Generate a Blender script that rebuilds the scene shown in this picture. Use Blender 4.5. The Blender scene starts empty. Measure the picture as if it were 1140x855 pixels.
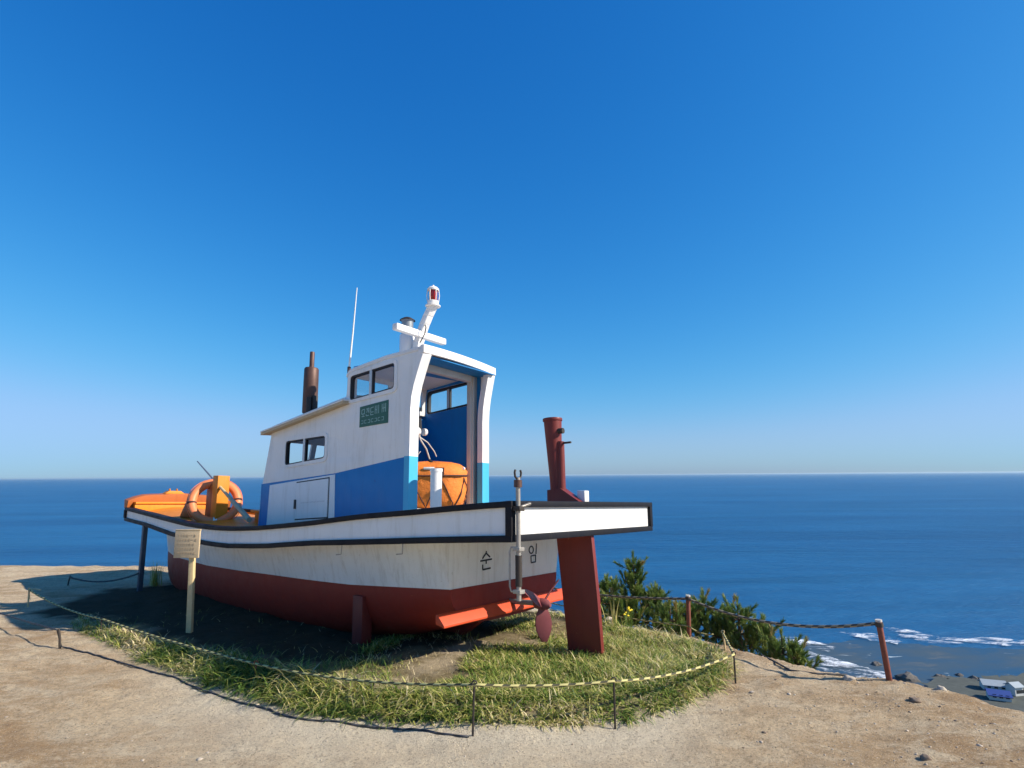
import bpy, bmesh, math, random
import numpy as np
from mathutils import Vector, Matrix
from mathutils.geometry import tessellate_polygon
from mathutils import noise as mnoise
random.seed(7); rng = np.random.default_rng(7)
scene = bpy.context.scene
COL = scene.collection
R = math.radians

# ------------------------------------------------------------------ camera
cam = bpy.data.cameras.new('camera'); cam.sensor_width = 36.0; cam.lens = 645/1140*36
cam.clip_start = 0.05; cam.clip_end = 400000
camo = bpy.data.objects.new('camera', cam); COL.objects.link(camo)
pit = math.atan(101.5/645); rol = R(0.40)
camo.matrix_world = Matrix.Translation((0, 0, 1.6)) @ Matrix.Rotation(math.pi/2+pit, 4, 'X') @ Matrix.Rotation(-rol, 4, 'Z')
scene.camera = camo

# ------------------------------------------------------------------ world and sun
SUN_EL, SUN_ROT = R(32.5), R(102)          # sun almost straight to the right, a little behind the camera
w = bpy.data.worlds.new('World'); scene.world = w; w.use_nodes = True
nt = w.node_tree; nt.nodes.clear()
out = nt.nodes.new('ShaderNodeOutputWorld'); bg = nt.nodes.new('ShaderNodeBackground')
sky = nt.nodes.new('ShaderNodeTexSky'); sky.sky_type = 'NISHITA'; sky.sun_disc = False
sky.sun_elevation = SUN_EL; sky.sun_rotation = SUN_ROT
sky.altitude = 0; sky.air_density = 1.0; sky.dust_density = 0.5; sky.ozone_density = 6.0
# camera-like colour response of the sky light: one gain and gamma per channel
def _m(op, a, b):
    n = nt.nodes.new('ShaderNodeMath'); n.operation = op
    if isinstance(a, float): n.inputs[0].default_value = a
    else: nt.links.new(a, n.inputs[0])
    n.inputs[1].default_value = b; return n.outputs[0]
sep = nt.nodes.new('ShaderNodeSeparateColor'); cmb = nt.nodes.new('ShaderNodeCombineColor')
nt.links.new(sky.outputs[0], sep.inputs[0])
for k, (gain, gam, cap) in enumerate(((2.12, 2.02, .265), (0.93, 1.03, .48), (0.94, 0.68, .85))):
    t_ = _m('MULTIPLY', _m('POWER', _m('MULTIPLY', sep.outputs[k], 0.115), gam), gain)
    den = _m('POWER', _m('ADD', _m('POWER', _m('DIVIDE', t_, cap), 5.0), 1.0), 0.2)      # soft shoulder near the horizon
    dv = nt.nodes.new('ShaderNodeMath'); dv.operation = 'DIVIDE'; nt.links.new(t_, dv.inputs[0]); nt.links.new(den, dv.inputs[1])
    nt.links.new(_m('MULTIPLY', dv.outputs[0], 1/0.115), cmb.inputs[k])
nt.links.new(cmb.outputs[0], bg.inputs[0])
bg.inputs[1].default_value = 0.105
nt.links.new(bg.outputs[0], out.inputs[0])
sl = bpy.data.lights.new('sun', 'SUN'); sl.energy = 5.0; sl.angle = R(0.53); sl.color = (1.0, 0.905, 0.76)
so = bpy.data.objects.new('sun', sl); COL.objects.link(so)
sv = Vector((math.sin(SUN_ROT)*math.cos(SUN_EL), math.cos(SUN_ROT)*math.cos(SUN_EL), math.sin(SUN_EL)))
so.rotation_euler = sv.to_track_quat('Z', 'Y').to_euler()
scene.view_settings.view_transform = 'Standard'; scene.view_settings.look = 'None'
scene.view_settings.exposure = 0.52; scene.view_settings.gamma = 1.0

# ------------------------------------------------------------------ materials
def nodes(name):
    m = bpy.data.materials.new(name); m.use_nodes = True
    return m, m.node_tree, m.node_tree.nodes['Principled BSDF']
def coord(t, scale, which='Object'):
    tc = t.nodes.new('ShaderNodeTexCoord'); mp = t.nodes.new('ShaderNodeMapping')
    mp.inputs['Scale'].default_value = scale if hasattr(scale, '__len__') else (scale,)*3
    t.links.new(tc.outputs[which], mp.inputs[0]); return mp.outputs[0]
def nz(t, vec, scale, detail=6, rough=0.6, dist=0.0):
    n = t.nodes.new('ShaderNodeTexNoise'); n.inputs['Scale'].default_value = scale
    n.inputs['Detail'].default_value = detail; n.inputs['Roughness'].default_value = rough
    n.inputs['Distortion'].default_value = dist
    if vec is not None: t.links.new(vec, n.inputs['Vector'])
    return n.outputs['Fac']
def ramp(t, fac, stops):
    r = t.nodes.new('ShaderNodeValToRGB'); e = r.color_ramp.elements
    while len(e) < len(stops): e.new(0.5)
    for i, (p, c) in enumerate(stops):
        e[i].position = p; e[i].color = (*c, 1) if hasattr(c, '__len__') else (c, c, c, 1)
    t.links.new(fac, r.inputs[0]); return r.outputs[0]
def mix(t, fac, a, b, mode='MIX'):
    m = t.nodes.new('ShaderNodeMix'); m.data_type = 'RGBA'; m.blend_type = mode
    for s, v in ((m.inputs[0], fac), (m.inputs[6], a), (m.inputs[7], b)):
        if isinstance(v, (int, float)): s.default_value = v
        elif isinstance(v, tuple): s.default_value = (*v, 1)
        else: t.links.new(v, s)
    return m.outputs[2]
def bump(t, p, h, strength, dist):
    b = t.nodes.new('ShaderNodeBump'); b.inputs['Strength'].default_value = strength
    b.inputs['Distance'].default_value = dist
    t.links.new(h, b.inputs['Height']); t.links.new(b.outputs[0], p.inputs['Normal'])

def paint(name, base, rough=0.45, stain=None, amount=0.5, spec=0.4, streak=True, chip=None):
    """weathered boat paint: broad tone drift, vertical dirt streaks, chips"""
    m, t, p = nodes(name)
    v = coord(t, 1.0)
    vs = coord(t, (3.0, 3.0, 0.35))
    stain = stain or tuple(c*0.62 for c in base)
    a = ramp(t, nz(t, v, 1.7, 5, .6), [(0.35, 0.0), (0.75, 1.0)])
    c = mix(t, a, base, tuple(x*0.90 for x in base))
    if streak:
        b = ramp(t, nz(t, vs, 4.5, 7, .7, .3), [(0.50, 0.0), (0.78, amount)])
        c = mix(t, b, c, stain)
    sp = ramp(t, nz(t, v, 26, 4, .7), [(0.66, 0.0), (0.72, amount)])
    c = mix(t, sp, c, stain)
    if chip:
        cc = ramp(t, nz(t, v, 9, 6, .75), [(0.67, 0.0), (0.69, 1.0)])
        c = mix(t, cc, c, chip)
    t.links.new(c, p.inputs['Base Color'])
    rr = ramp(t, nz(t, v, 6, 4), [(0.3, rough-0.1), (0.8, rough+0.15)])
    t.links.new(rr, p.inputs['Roughness']); p.inputs['Specular IOR Level'].default_value = spec
    bump(t, p, nz(t, v, 14, 6, .7), 0.25, 0.006)
    return m
def plain(name, base, rough=0.6, metal=0.0, var=0.25, scale=20, bm=0.15):
    m, t, p = nodes(name)
    v = coord(t, 1.0)
    c = mix(t, nz(t, v, scale, 5, .65), tuple(x*(1+var) for x in base), tuple(x*(1-var) for x in base))
    t.links.new(c, p.inputs['Base Color']); p.inputs['Roughness'].default_value = rough
    p.inputs['Metallic'].default_value = metal
    bump(t, p, nz(t, v, scale*2, 4), bm, 0.004)
    return m

M = {}
M['white'] = paint('white_paint', (0.84, 0.83, 0.80), 0.55, (0.50, 0.45, 0.36), 0.42)
M['hullwhite'] = paint('scuffed_hull_paint', (0.83, 0.82, 0.79), 0.6, (0.42, 0.36, 0.28), 0.55, chip=(0.55, 0.52, 0.46))
M['white2'] = paint('white_paint_clean', (0.82, 0.80, 0.77), 0.45, (0.45, 0.40, 0.33), 0.18)
M['red'] = paint('red_antifouling_paint', (0.25, 0.026, 0.015), 0.6, (0.13, 0.02, 0.015), 0.35, chip=(0.32, 0.07, 0.04))
M['redsunlit'] = paint('sunlit_red_paint', (0.62, 0.075, 0.022), 0.6, (0.30, 0.04, 0.02), 0.3)  # hull red with the sunlight put into the colour
M['brownred'] = paint('brown_red_rudder_paint', (0.17, 0.022, 0.018), 0.5, (0.07, 0.015, 0.012), 0.35, chip=(0.30, 0.10, 0.06))
M['pinkmetal'] = paint('faded_red_propeller', (0.22, 0.06, 0.07), 0.5, (0.2, 0.07, 0.06), 0.35)
M['black'] = paint('black_rail_paint', (0.010, 0.010, 0.014), 0.6, (0.05, 0.045, 0.04), 0.30, spec=0.2)
M['blue'] = paint('blue_cabin_paint', (0.006, 0.185, 0.47), 0.5, (0.02, 0.12, 0.30), 0.3, chip=(0.02, 0.13, 0.34))
M['skyblue'] = paint('light_blue_paint', (0.06, 0.42, 0.66), 0.5, (0.05, 0.3, 0.5), 0.25)
M['inblue'] = paint('interior_blue_paint', (0.006, 0.20, 0.52), 0.5, (0.01, 0.07, 0.2), 0.25)
M['orange'] = paint('orange_deck_paint', (0.72, 0.235, 0.012), 0.5, (0.38, 0.10, 0.012), 0.4)
M['orangebrown'] = paint('brown_and_shaded_orange', (0.42, 0.12, 0.028), 0.5, (0.22, 0.06, 0.02), 0.4)  # crest's own brown; on bitt cheek and knee bracket it stands for shade
M['deck'] = plain('grey_deck_paint', (0.25, 0.27, 0.27), 0.7)
M['jamb'] = paint('cream_door_frame_paint', (0.58, 0.54, 0.48), 0.5, (0.4, 0.33, 0.27), 0.4)
M['tanwood'] = plain('bare_plywood', (0.52, 0.40, 0.25), 0.7)
M['post_wood'] = plain('pale_timber', (0.62, 0.46, 0.24), 0.7)
M['rust'] = plain('rusty_brown_steel', (0.105, 0.055, 0.042), 0.55, 0.35, 0.45, 9)
M['rustpost'] = plain('rusty_red_steel_post', (0.22, 0.065, 0.04), 0.6, 0.2, 0.45, 25)
M['steel'] = plain('dull_grey_steel', (0.26, 0.28, 0.30), 0.45, 0.5, 0.25, 20)
M['galv'] = plain('weathered_galvanised_pipe', (0.36, 0.33, 0.29), 0.45, 0.35, 0.4, 25)
M['darkpost'] = plain('dark_blue_grey_steel', (0.07, 0.10, 0.14), 0.5, 0.3)
M['darkiron'] = plain('dark_iron_rod', (0.045, 0.036, 0.030), 0.6, 0.3, 0.4, 30)
M['bolt'] = plain('dark_rubber', (0.02, 0.02, 0.022), 0.6)
M['ring'] = plain('faded_orange_life_ring', (0.80, 0.235, 0.085), 0.5, 0, 0.10, 8)
M['tape'] = plain('white_reflective_tape', (0.8, 0.79, 0.75), 0.4, 0, 0.06)
M['raft'] = paint('orange_raft_fabric', (0.80, 0.22, 0.030), 0.7, (0.34, 0.07, 0.02), 0.55, chip=(0.75, 0.36, 0.16))
for n in M['raft'].node_tree.nodes:
    if n.type == 'BUMP': n.inputs['Strength'].default_value = 0.6; n.inputs['Distance'].default_value = 0.03
M['strap'] = plain('dark_webbing_strap', (0.055, 0.02, 0.018), 0.8)
M['ropew'] = plain('grey_white_rope', (0.52, 0.50, 0.45), 0.8)
M['green'] = plain('green_name_plate', (0.016, 0.105, 0.068), 0.45, 0, 0.15)
M['plateink'] = plain('pale_green_lettering', (0.28, 0.44, 0.40), 0.5)
M['ink'] = plain('black_letter_paint', (0.015, 0.015, 0.016), 0.5)
M['fadeink'] = plain('faded_brown_lettering', (0.45, 0.335, 0.205), 0.7)
M['pole_white'] = plain('white_fibreglass', (0.75, 0.75, 0.73), 0.4, 0, 0.05)
M['stone'] = plain('pale_stone', (0.42, 0.35, 0.27), 0.85, 0, 0.35, 30, 0.5)
M['darkrock'] = plain('dark_rock', (0.10, 0.09, 0.08), 0.85, 0, 0.4, 0.4, 0.6)
M['redglass'], t, p = nodes('red_lamp_lens')
p.inputs['Base Color'].default_value = (0.30, 0.012, 0.015, 1); p.inputs['Roughness'].default_value = 0.15
M['glass'], t, p = nodes('window_glass')
p.inputs['Base Color'].default_value = (0.85, 0.92, 0.96, 1); p.inputs['Roughness'].default_value = 0.03
p.inputs['Transmission Weight'].default_value = 1.0; p.inputs['IOR'].default_value = 1.02
# glass pane: thin sheet, mostly clear with a slight reflection
t.nodes.clear(); o_ = t.nodes.new('ShaderNodeOutputMaterial'); tr = t.nodes.new('ShaderNodeBsdfTransparent')
tr.inputs[0].default_value = (0.86, 0.91, 0.93, 1); gl = t.nodes.new('ShaderNodeBsdfGlossy'); gl.inputs['Roughness'].default_value = 0.02
fr = t.nodes.new('ShaderNodeMapRange'); lw = t.nodes.new('ShaderNodeLayerWeight'); lw.inputs[0].default_value = .5; t.links.new(lw.outputs['Facing'], fr.inputs[0]); fr.inputs[1].default_value = .55; fr.inputs[3].default_value = .05; fr.inputs[4].default_value = .45; ms = t.nodes.new('ShaderNodeMixShader')
t.links.new(fr.outputs[0], ms.inputs[0]); t.links.new(tr.outputs[0], ms.inputs[1]); t.links.new(gl.outputs[0], ms.inputs[2])
t.links.new(ms.outputs[0], o_.inputs[0])

def mat_rope(name, ca, cb, n=1.0):
    m, t, p = nodes(name)
    uv = t.nodes.new('ShaderNodeUVMap')
    mp = t.nodes.new('ShaderNodeMapping'); t.links.new(uv.outputs[0], mp.inputs[0])
    wv = t.nodes.new('ShaderNodeTexWave'); wv.wave_type = 'BANDS'; wv.bands_direction = 'DIAGONAL'
    wv.inputs['Scale'].default_value = n; wv.inputs['Distortion'].default_value = 0
    t.links.new(mp.outputs[0], wv.inputs[0])
    c = mix(t, ramp(t, wv.outputs['Fac'], [(0.38, 0.0), (0.52, 1.0)]), ca, cb)
    t.links.new(c, p.inputs['Base Color']); p.inputs['Roughness'].default_value = 0.7
    bump(t, p, wv.outputs['Fac'], 0.8, 0.004)
    return m
M['rope'] = mat_rope('yellow_black_rope', (0.055, 0.052, 0.022), (0.52, 0.46, 0.18))
M['oldrope'] = mat_rope('old_grey_rope', (0.05, 0.045, 0.04), (0.30, 0.25, 0.17))
M['darkrope'] = mat_rope('dark_rope_and_rope_shadow', (0.02, 0.02, 0.022), (0.07, 0.07, 0.075))

# ------------------------------------------------------------------ mesh building
class MB:
    def __init__(s): s.v = []; s.f = []; s.m = []; s.mats = []; s.uv = {}
    def mi(s, m):
        if m not in s.mats: s.mats.append(m)
        return s.mats.index(m)
    def add(s, verts, faces, mat):
        o = len(s.v); k = s.mi(mat); s.v += [tuple(map(float, x)) for x in verts]
        for f in faces: s.f.append([i+o for i in f]); s.m.append(k)
        return s
    def box(s, a, b, mat):
        (x0, y0, z0), (x1, y1, z1) = a, b
        V = [(x0,y0,z0),(x1,y0,z0),(x1,y1,z0),(x0,y1,z0),(x0,y0,z1),(x1,y0,z1),(x1,y1,z1),(x0,y1,z1)]
        return s.add(V, [(0,3,2,1),(4,5,6,7),(0,1,5,4),(1,2,6,5),(2,3,7,6),(3,0,4,7)], mat)
    def hexa(s, V, mat):   # 8 corners, bottom ring then top ring
        return s.add(V, [(0,3,2,1),(4,5,6,7),(0,1,5,4),(1,2,6,5),(2,3,7,6),(3,0,4,7)], mat)
    def beam(s, a, b, wx, wy, mat, upv=(0,0,1)):
        a, b = Vector(a), Vector(b); d_ = (b-a).normalized(); u_ = Vector(upv)
        if abs(d_.dot(u_)) > .98: u_ = Vector((1,0,0))
        x = d_.cross(u_).normalized(); y = x.cross(d_).normalized()
        V = [p_+x*wx/2*i+y*wy/2*j for p_ in (a, b) for i, j in ((-1,-1),(1,-1),(1,1),(-1,1))]
        return s.hexa(V, mat)
    def tube(s, path, r, mat, n=12, cap=True, uvlen=False):
        path = [Vector(p_) for p_ in path]; k = len(path)
        rr = r if hasattr(r, '__len__') else [r]*k
        o = len(s.v); idx = s.mi(mat); px = None; L = 0; Ls = []
        for i, p_ in enumerate(path):
            t_ = (path[min(i+1, k-1)]-path[max(i-1, 0)]).normalized()
            if px is None:
                a = Vector((0,0,1)) if abs(t_.z) < .9 else Vector((1,0,0)); px = t_.cross(a).normalized()
            else: px = (px - t_*px.dot(t_)).normalized()
            py = t_.cross(px)
            if i: L += (path[i]-path[i-1]).length
            Ls.append(L)
            for j in range(n):
                a = 2*math.pi*j/n; s.v.append(tuple(p_+(px*math.cos(a)+py*math.sin(a))*rr[i]))
        for i in range(k-1):
            for j in range(n):
                q = (j+1) % n; fi = len(s.f)
                s.f.append([o+i*n+j, o+i*n+q, o+(i+1)*n+q, o+(i+1)*n+j]); s.m.append(idx)
                if uvlen:
                    a0, a1 = j/n, (j+1)/n; l0, l1 = Ls[i], Ls[i+1]
                    s.uv[fi] = [(l0, a0), (l0, a1), (l1, a1), (l1, a0)]
        if cap:
            s.f.append([o+j for j in range(n)][::-1]); s.m.append(idx)
            s.f.append([o+(k-1)*n+j for j in range(n)]); s.m.append(idx)
        return s
    def prism(s, loops, axis, a, b, mat):
        """polygon (first loop outer, others holes) in the plane normal to axis, extruded a..b"""
        def P(q, h):
            if axis == 1: return (q[0], h, q[1])
            if axis == 0: return (h, q[0], q[1])
            return (q[0], q[1], h)
        polys = [[Vector((q[0], q[1], 0)) for q in l] for l in loops]
        flat = [q for l in loops for q in l]; tri = tessellate_polygon(polys); n = len(flat)
        V = [P(q, a) for q in flat]+[P(q, b) for q in flat]
        F = [tuple(t_) for t_ in tri]+[tuple(i+n for i in t_)[::-1] for t_ in tri]
        o = 0
        for l in loops:
            for i in range(len(l)):
                j = (i+1) % len(l); F.append((o+i, o+j, o+j+n, o+i+n))
            o += len(l)
        return s.add(V, F, mat)
    def lathe(s, prof, c, mat, n=24, axis=2):
        o = len(s.v); idx = s.mi(mat); k = len(prof)
        for r_, h in prof:
            for j in range(n):
                a = 2*math.pi*j/n; x, y = r_*math.cos(a), r_*math.sin(a)
                s.v.append((c[0]+x, c[1]+y, c[2]+h) if axis == 2 else ((c[0]+h, c[1]+x, c[2]+y) if axis == 0 else (c[0]+x, c[1]+h, c[2]+y)))
        for i in range(k-1):
            for j in range(n):
                q = (j+1) % n; s.f.append([o+i*n+j, o+i*n+q, o+(i+1)*n+q, o+(i+1)*n+j]); s.m.append(idx)
        s.f.append([o+j for j in range(n)][::-1]); s.m.append(idx)
        s.f.append([o+(k-1)*n+j for j in range(n)]); s.m.append(idx)
        return s
    def build(s, name, parent=None, bevel=0.0, angle=35, xf=None, recalc=True, origin=None):
        me = bpy.data.meshes.new(name)
        V = s.v if xf is None else [xf(*q) for q in s.v]
        if origin is not None: V = [(a-origin[0], b-origin[1], c-origin[2]) for a, b, c in V]
        me.from_pydata(V, [], s.f)
        for m in s.mats: me.materials.append(m)
        for p_, k in zip(me.polygons, s.m): p_.material_index = k; p_.use_smooth = True
        if s.uv:
            uvl = me.uv_layers.new(name='UVMap')
            for fi, uvs in s.uv.items():
                p_ = me.polygons[fi]
                for li, q in zip(p_.loop_indices, uvs): uvl.data[li].uv = q
        if recalc:
            bm = bmesh.new(); bm.from_mesh(me); bmesh.ops.recalc_face_normals(bm, faces=bm.faces)
            if bevel:
                es = [e for e in bm.edges if len(e.link_faces) == 2 and e.calc_face_angle(0) > 0.6]
                bmesh.ops.bevel(bm, geom=es, offset=bevel, segments=2, affect='EDGES', profile=0.6, clamp_overlap=True)
            bm.to_mesh(me); bm.free()
        me.set_sharp_from_angle(angle=R(angle))
        ob = bpy.data.objects.new(name, me); COL.objects.link(ob)
        if parent: ob.parent = parent
        if origin is not None: ob.location = origin
        return ob
def tag(o, label=None, cat=None, group=None, kind=None):
    if label: o['label'] = label
    if cat: o['category'] = cat
    if group: o['group'] = group
    if kind: o['kind'] = kind
    return o
def thing(name, loc, label, cat, rz=0, group=None):
    o = bpy.data.objects.new(name, None); COL.objects.link(o); o.location = loc; o.rotation_euler = (0, 0, rz)
    return tag(o, label, cat, group)

# ------------------------------------------------------------------ value noise for numpy terrain
def _hash(ix, iy, seed):
    h = (ix*374761393 + iy*668265263 + seed*974634777) & 0xffffffff
    h = ((h ^ (h >> 13))*1274126177) & 0xffffffff
    return ((h ^ (h >> 16)) & 0xffff)/65535.0
def vnoise(x, y, seed=0):
    ix = np.floor(x).astype(np.int64); iy = np.floor(y).astype(np.int64); fx = x-ix; fy = y-iy
    fx = fx*fx*(3-2*fx); fy = fy*fy*(3-2*fy)
    a = _hash(ix, iy, seed); b = _hash(ix+1, iy, seed); c = _hash(ix, iy+1, seed); e = _hash(ix+1, iy+1, seed)
    return (a*(1-fx)+b*fx)*(1-fy)+(c*(1-fx)+e*fx)*fy
def fbm(x, y, o=5, seed=0, g=.5):
    s_ = 0; a = 1; n = 0
    for k in range(o): s_ = s_+a*vnoise(x*2**k, y*2**k, seed+k); n += a; a *= g
    return s_/n-.5

# hilltop edge seen from above (x, y): beyond it the slope falls to the sea
EDGE = np.array([(-260, 60), (-60, 22), (-30, 16.5), (-11.8, 13.6), (-8, 13.3), (-5.4, 13.1), (-3.2, 12.2), (-.6, 10.0), (1.0, 8.0), (1.9, 7.05), (2.45, 6.3),
                 (2.9, 5.7), (3.4, 5.15), (3.85, 4.85), (4.25, 4.65), (5.4, 4.3), (8, 3.2), (14, -2), (20, -30), (30, -300)])
BED = np.array([(-5.6, 7.7), (-5.24, 7.38), (-4.3, 6.65), (-3.43, 6.0), (-2.4, 5.31), (-1.53, 4.80), (-.89, 4.66), (-.28, 4.57), (.31, 4.56), (.85, 4.68),
                (1.33, 4.93), (1.71, 5.22), (2.02, 5.7), (2.12, 6.25), (1.85, 6.8), (1.35, 7.25), (.6, 8.0), (-1.5, 9.6), (-4, 10.8), (-5.6, 9.8), (-5.9, 8.6)])
def seg_dist(px, py, poly, closed):
    best = np.full(px.shape, 1e9); n = len(poly)
    for i in range(n if closed else n-1):
        a = poly[i]; b = poly[(i+1) % n]; dx, dy = b-a; L = dx*dx+dy*dy
        t_ = np.clip(((px-a[0])*dx+(py-a[1])*dy)/L, 0, 1)
        best = np.minimum(best, np.hypot(px-a[0]-t_*dx, py-a[1]-t_*dy))
    return best
def inside(px, py, poly):
    r_ = np.zeros(px.shape, bool); n = len(poly)
    for i in range(n):
        a = poly[i]; b = poly[(i+1) % n]
        c = ((a[1] > py) != (b[1] > py)) & (px < (b[0]-a[0])*(py-a[1])/(b[1]-a[1]+1e-12)+a[0])
        r_ ^= c
    return r_
EDGEP = np.vstack([EDGE, [(-300, -300)]])
def bed_mask(x, y):
    d_ = seg_dist(x, y, BED, True); return np.where(inside(x, y, BED), d_, -d_)
def ground(x, y):
    x = np.asarray(x, float); y = np.asarray(y, float)
    z = -0.06-0.035*np.clip(y, 0, 4.0)-0.012*np.clip(y-5.5, 0, 9)
    z = z+0.045*np.clip(x-1.4, 0, 1.6)-0.10*np.clip(x-3.4, 0, 3)
    d_ = seg_dist(x, y, EDGE, False); ins = inside(x, y, EDGEP)
    o = np.where(ins, 0, d_)
    rim = np.where(ins, np.clip(1-d_/0.9, 0, 1), 1)
    z = z+0.07*fbm(x*1.1, y*1.1, 3, 5)*1.0+0.034*fbm(x*4.5, y*4.5, 4, 9, .6)+0.016*fbm(x*15, y*15, 3, 12, .7)
    z = z+rim*(0.09*fbm(x*2.7, y*2.7, 4, 31, .6))
    z = z-0.05*rim**2
    far = np.clip(o/20, 0, 1)
    drop = 0.9*o-0.25*(1-np.exp(-o/0.3))*0+far*(9*fbm(x*.03, y*.03, 4, 50)+1.5*fbm(x*.3, y*.3, 4, 51))
    z = z-drop
    b = bed_mask(x, y); z = z+0.055*np.clip(b/.22, 0, 1)+np.clip(b/.3, 0, 1)*0.03*fbm(x*3.1, y*3.1, 4, 77)*2
    return np.maximum(z, -93.0)

def axis(segs):
    out_ = [segs[0][0]]
    for a, b, st in segs:
        n = max(1, int(round((b-a)/st))); out_ += list(np.linspace(a, b, n+1)[1:])
    return np.array(out_)
xs = axis([(-320, -60, 13), (-60, -18, 1.4), (-18, -9, .15), (-9, -6, .06), (-6, 5.2, .034), (5.2, 9, .12), (9, 30, 1.2), (30, 260, 10)])
ys = axis([(-260, -30, 12), (-30, -4, 1.3), (-4, 2.3, .15), (2.3, 8.5, .034), (8.5, 14.5, .07), (14.5, 24, .4), (24, 60, 2.0), (60, 260, 8)])
X, Y = np.meshgrid(xs, ys); Z = ground(X, Y)
nx, ny = len(xs), len(ys)
co = np.stack([X.ravel(), Y.ravel(), Z.ravel()], 1)
ii = (np.arange(ny-1)[:, None]*nx+np.arange(nx-1)[None]).ravel()
quads = np.stack([ii, ii+1, ii+nx+1, ii+nx], 1)
me = bpy.data.meshes.new('ground'); me.vertices.add(len(co)); me.vertices.foreach_set('co', co.ravel())
me.loops.add(quads.size); me.loops.foreach_set('vertex_index', quads.ravel().astype(np.int32))
me.polygons.add(len(quads)); me.polygons.foreach_set('loop_start', np.arange(0, quads.size, 4, dtype=np.int32))
me.polygons.foreach_set('loop_total', np.full(len(quads), 4, np.int32)); me.update(calc_edges=True)
me.polygons.foreach_set('use_smooth', np.ones(len(quads), bool))
at_ = me.attributes.new('bed', 'FLOAT', 'POINT')
bm_ = np.clip(bed_mask(X, Y)/.12+.5+fbm(X*6, Y*6, 3, 3)*1.5, 0, 1).ravel(); at_.data.foreach_set('value', bm_.astype(np.float32))
d_e = seg_dist(X, Y, EDGE, False); sc_ = np.where(inside(X, Y, EDGEP), 0, np.clip(d_e/1.6, 0, 1)).ravel()
INNER0 = np.array([(-6.6, 8.3), (-5.2, 7.75), (-4.2, 7.05), (-2.7, 6.05), (-1.95, 5.75), (-1.4, 5.9), (-.9, 6.4), (.0, 7.0), (.9, 7.8), (-5, 11.4), (-6.8, 10.2)])  # dark soil outline following the boat's shadow, which it deepens by colour
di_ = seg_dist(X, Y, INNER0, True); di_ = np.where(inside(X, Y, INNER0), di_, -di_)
at3 = me.attributes.new('soil_shade', 'FLOAT', 'POINT'); at3.data.foreach_set('value', np.clip(di_/.25+.5+fbm(X*4, Y*4, 3, 8)*1.6, 0, 1).ravel().astype(np.float32))
at4 = me.attributes.new('pale', 'FLOAT', 'POINT'); at4.data.foreach_set('value', (np.exp(-np.clip(-bed_mask(X, Y), 0, 9)/.9)*np.clip((2.0-X)/1.0, 0, 1)*np.clip((X+4.2)/1.8, 0, 1)).ravel().astype(np.float32))
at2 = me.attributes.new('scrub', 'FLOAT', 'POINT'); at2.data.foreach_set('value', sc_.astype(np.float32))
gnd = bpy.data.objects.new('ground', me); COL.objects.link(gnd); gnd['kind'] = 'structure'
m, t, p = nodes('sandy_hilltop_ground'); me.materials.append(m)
v = coord(t, 1.0)
vstr = coord(t, (0.75, 1.35, 1.0))
big = ramp(t, nz(t, vstr, .62, 7, .66, .5), [(0.42, 0.0), (0.58, 1.0)])
c = mix(t, big, (0.82, 0.63, 0.40), (0.56, 0.37, 0.20))
c = mix(t, ramp(t, nz(t, vstr, 3.1, 9, .75, .5), [(0.46, 0.0), (0.60, 0.85)]), c, (0.90, 0.74, 0.51))
c = mix(t, ramp(t, nz(t, v, 13, 8, .78), [(0.50, 0.0), (0.62, 0.55)]), c, (0.40, 0.275, 0.165))
att4 = t.nodes.new('ShaderNodeAttribute'); att4.attribute_name = 'pale'
c = mix(t, ramp(t, att4.outputs['Fac'], [(0.2, 0.0), (0.75, 0.85)]), c, (0.95, 0.84, 0.64))
c = mix(t, ramp(t, nz(t, v, 48, 6, .8), [(0.53, 0.0), (0.60, 0.65)]), c, (0.30, 0.21, 0.13))
c = mix(t, ramp(t, nz(t, v, 110, 4, .7), [(0.57, 0.0), (0.63, 0.8)]), c, (0.86, 0.77, 0.61))
att = t.nodes.new('ShaderNodeAttribute'); att.attribute_name = 'bed'
bedc = mix(t, nz(t, v, 11, 7, .75), (0.11, 0.085, 0.045), (0.50, 0.40, 0.22))
bedc = mix(t, ramp(t, nz(t, v, 2.1, 4, .6), [(0.5, 0.0), (0.62, 0.75)]), bedc, (0.60, 0.49, 0.34))
c = mix(t, att.outputs['Fac'], c, bedc)
att3 = t.nodes.new('ShaderNodeAttribute'); att3.attribute_name = 'soil_shade'
c = mix(t, att3.outputs['Fac'], c, mix(t, nz(t, v, 8, 7, .7), (0.035, 0.040, 0.022), (0.115, 0.095, 0.060)))  # dark soil tone that also darkens the boat's cast shadow
att2 = t.nodes.new('ShaderNodeAttribute'); att2.attribute_name = 'scrub'
scr = mix(t, nz(t, v, 1.5, 8, .7), (0.03, 0.05, 0.015), (0.22, 0.18, 0.10))
c = mix(t, att2.outputs['Fac'], c, scr)
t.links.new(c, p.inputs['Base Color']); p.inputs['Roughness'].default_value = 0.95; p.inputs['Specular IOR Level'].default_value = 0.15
h1 = nz(t, v, 9, 10, .80); h2 = nz(t, v, 75, 6, .8)
ad = t.nodes.new('ShaderNodeMath'); ad.operation = 'MULTIPLY_ADD'; ad.inputs[1].default_value = 0.30
t.links.new(h2, ad.inputs[0]); t.links.new(h1, ad.inputs[2])
bump(t, p, ad.outputs[0], 1.0, 0.12)

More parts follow.
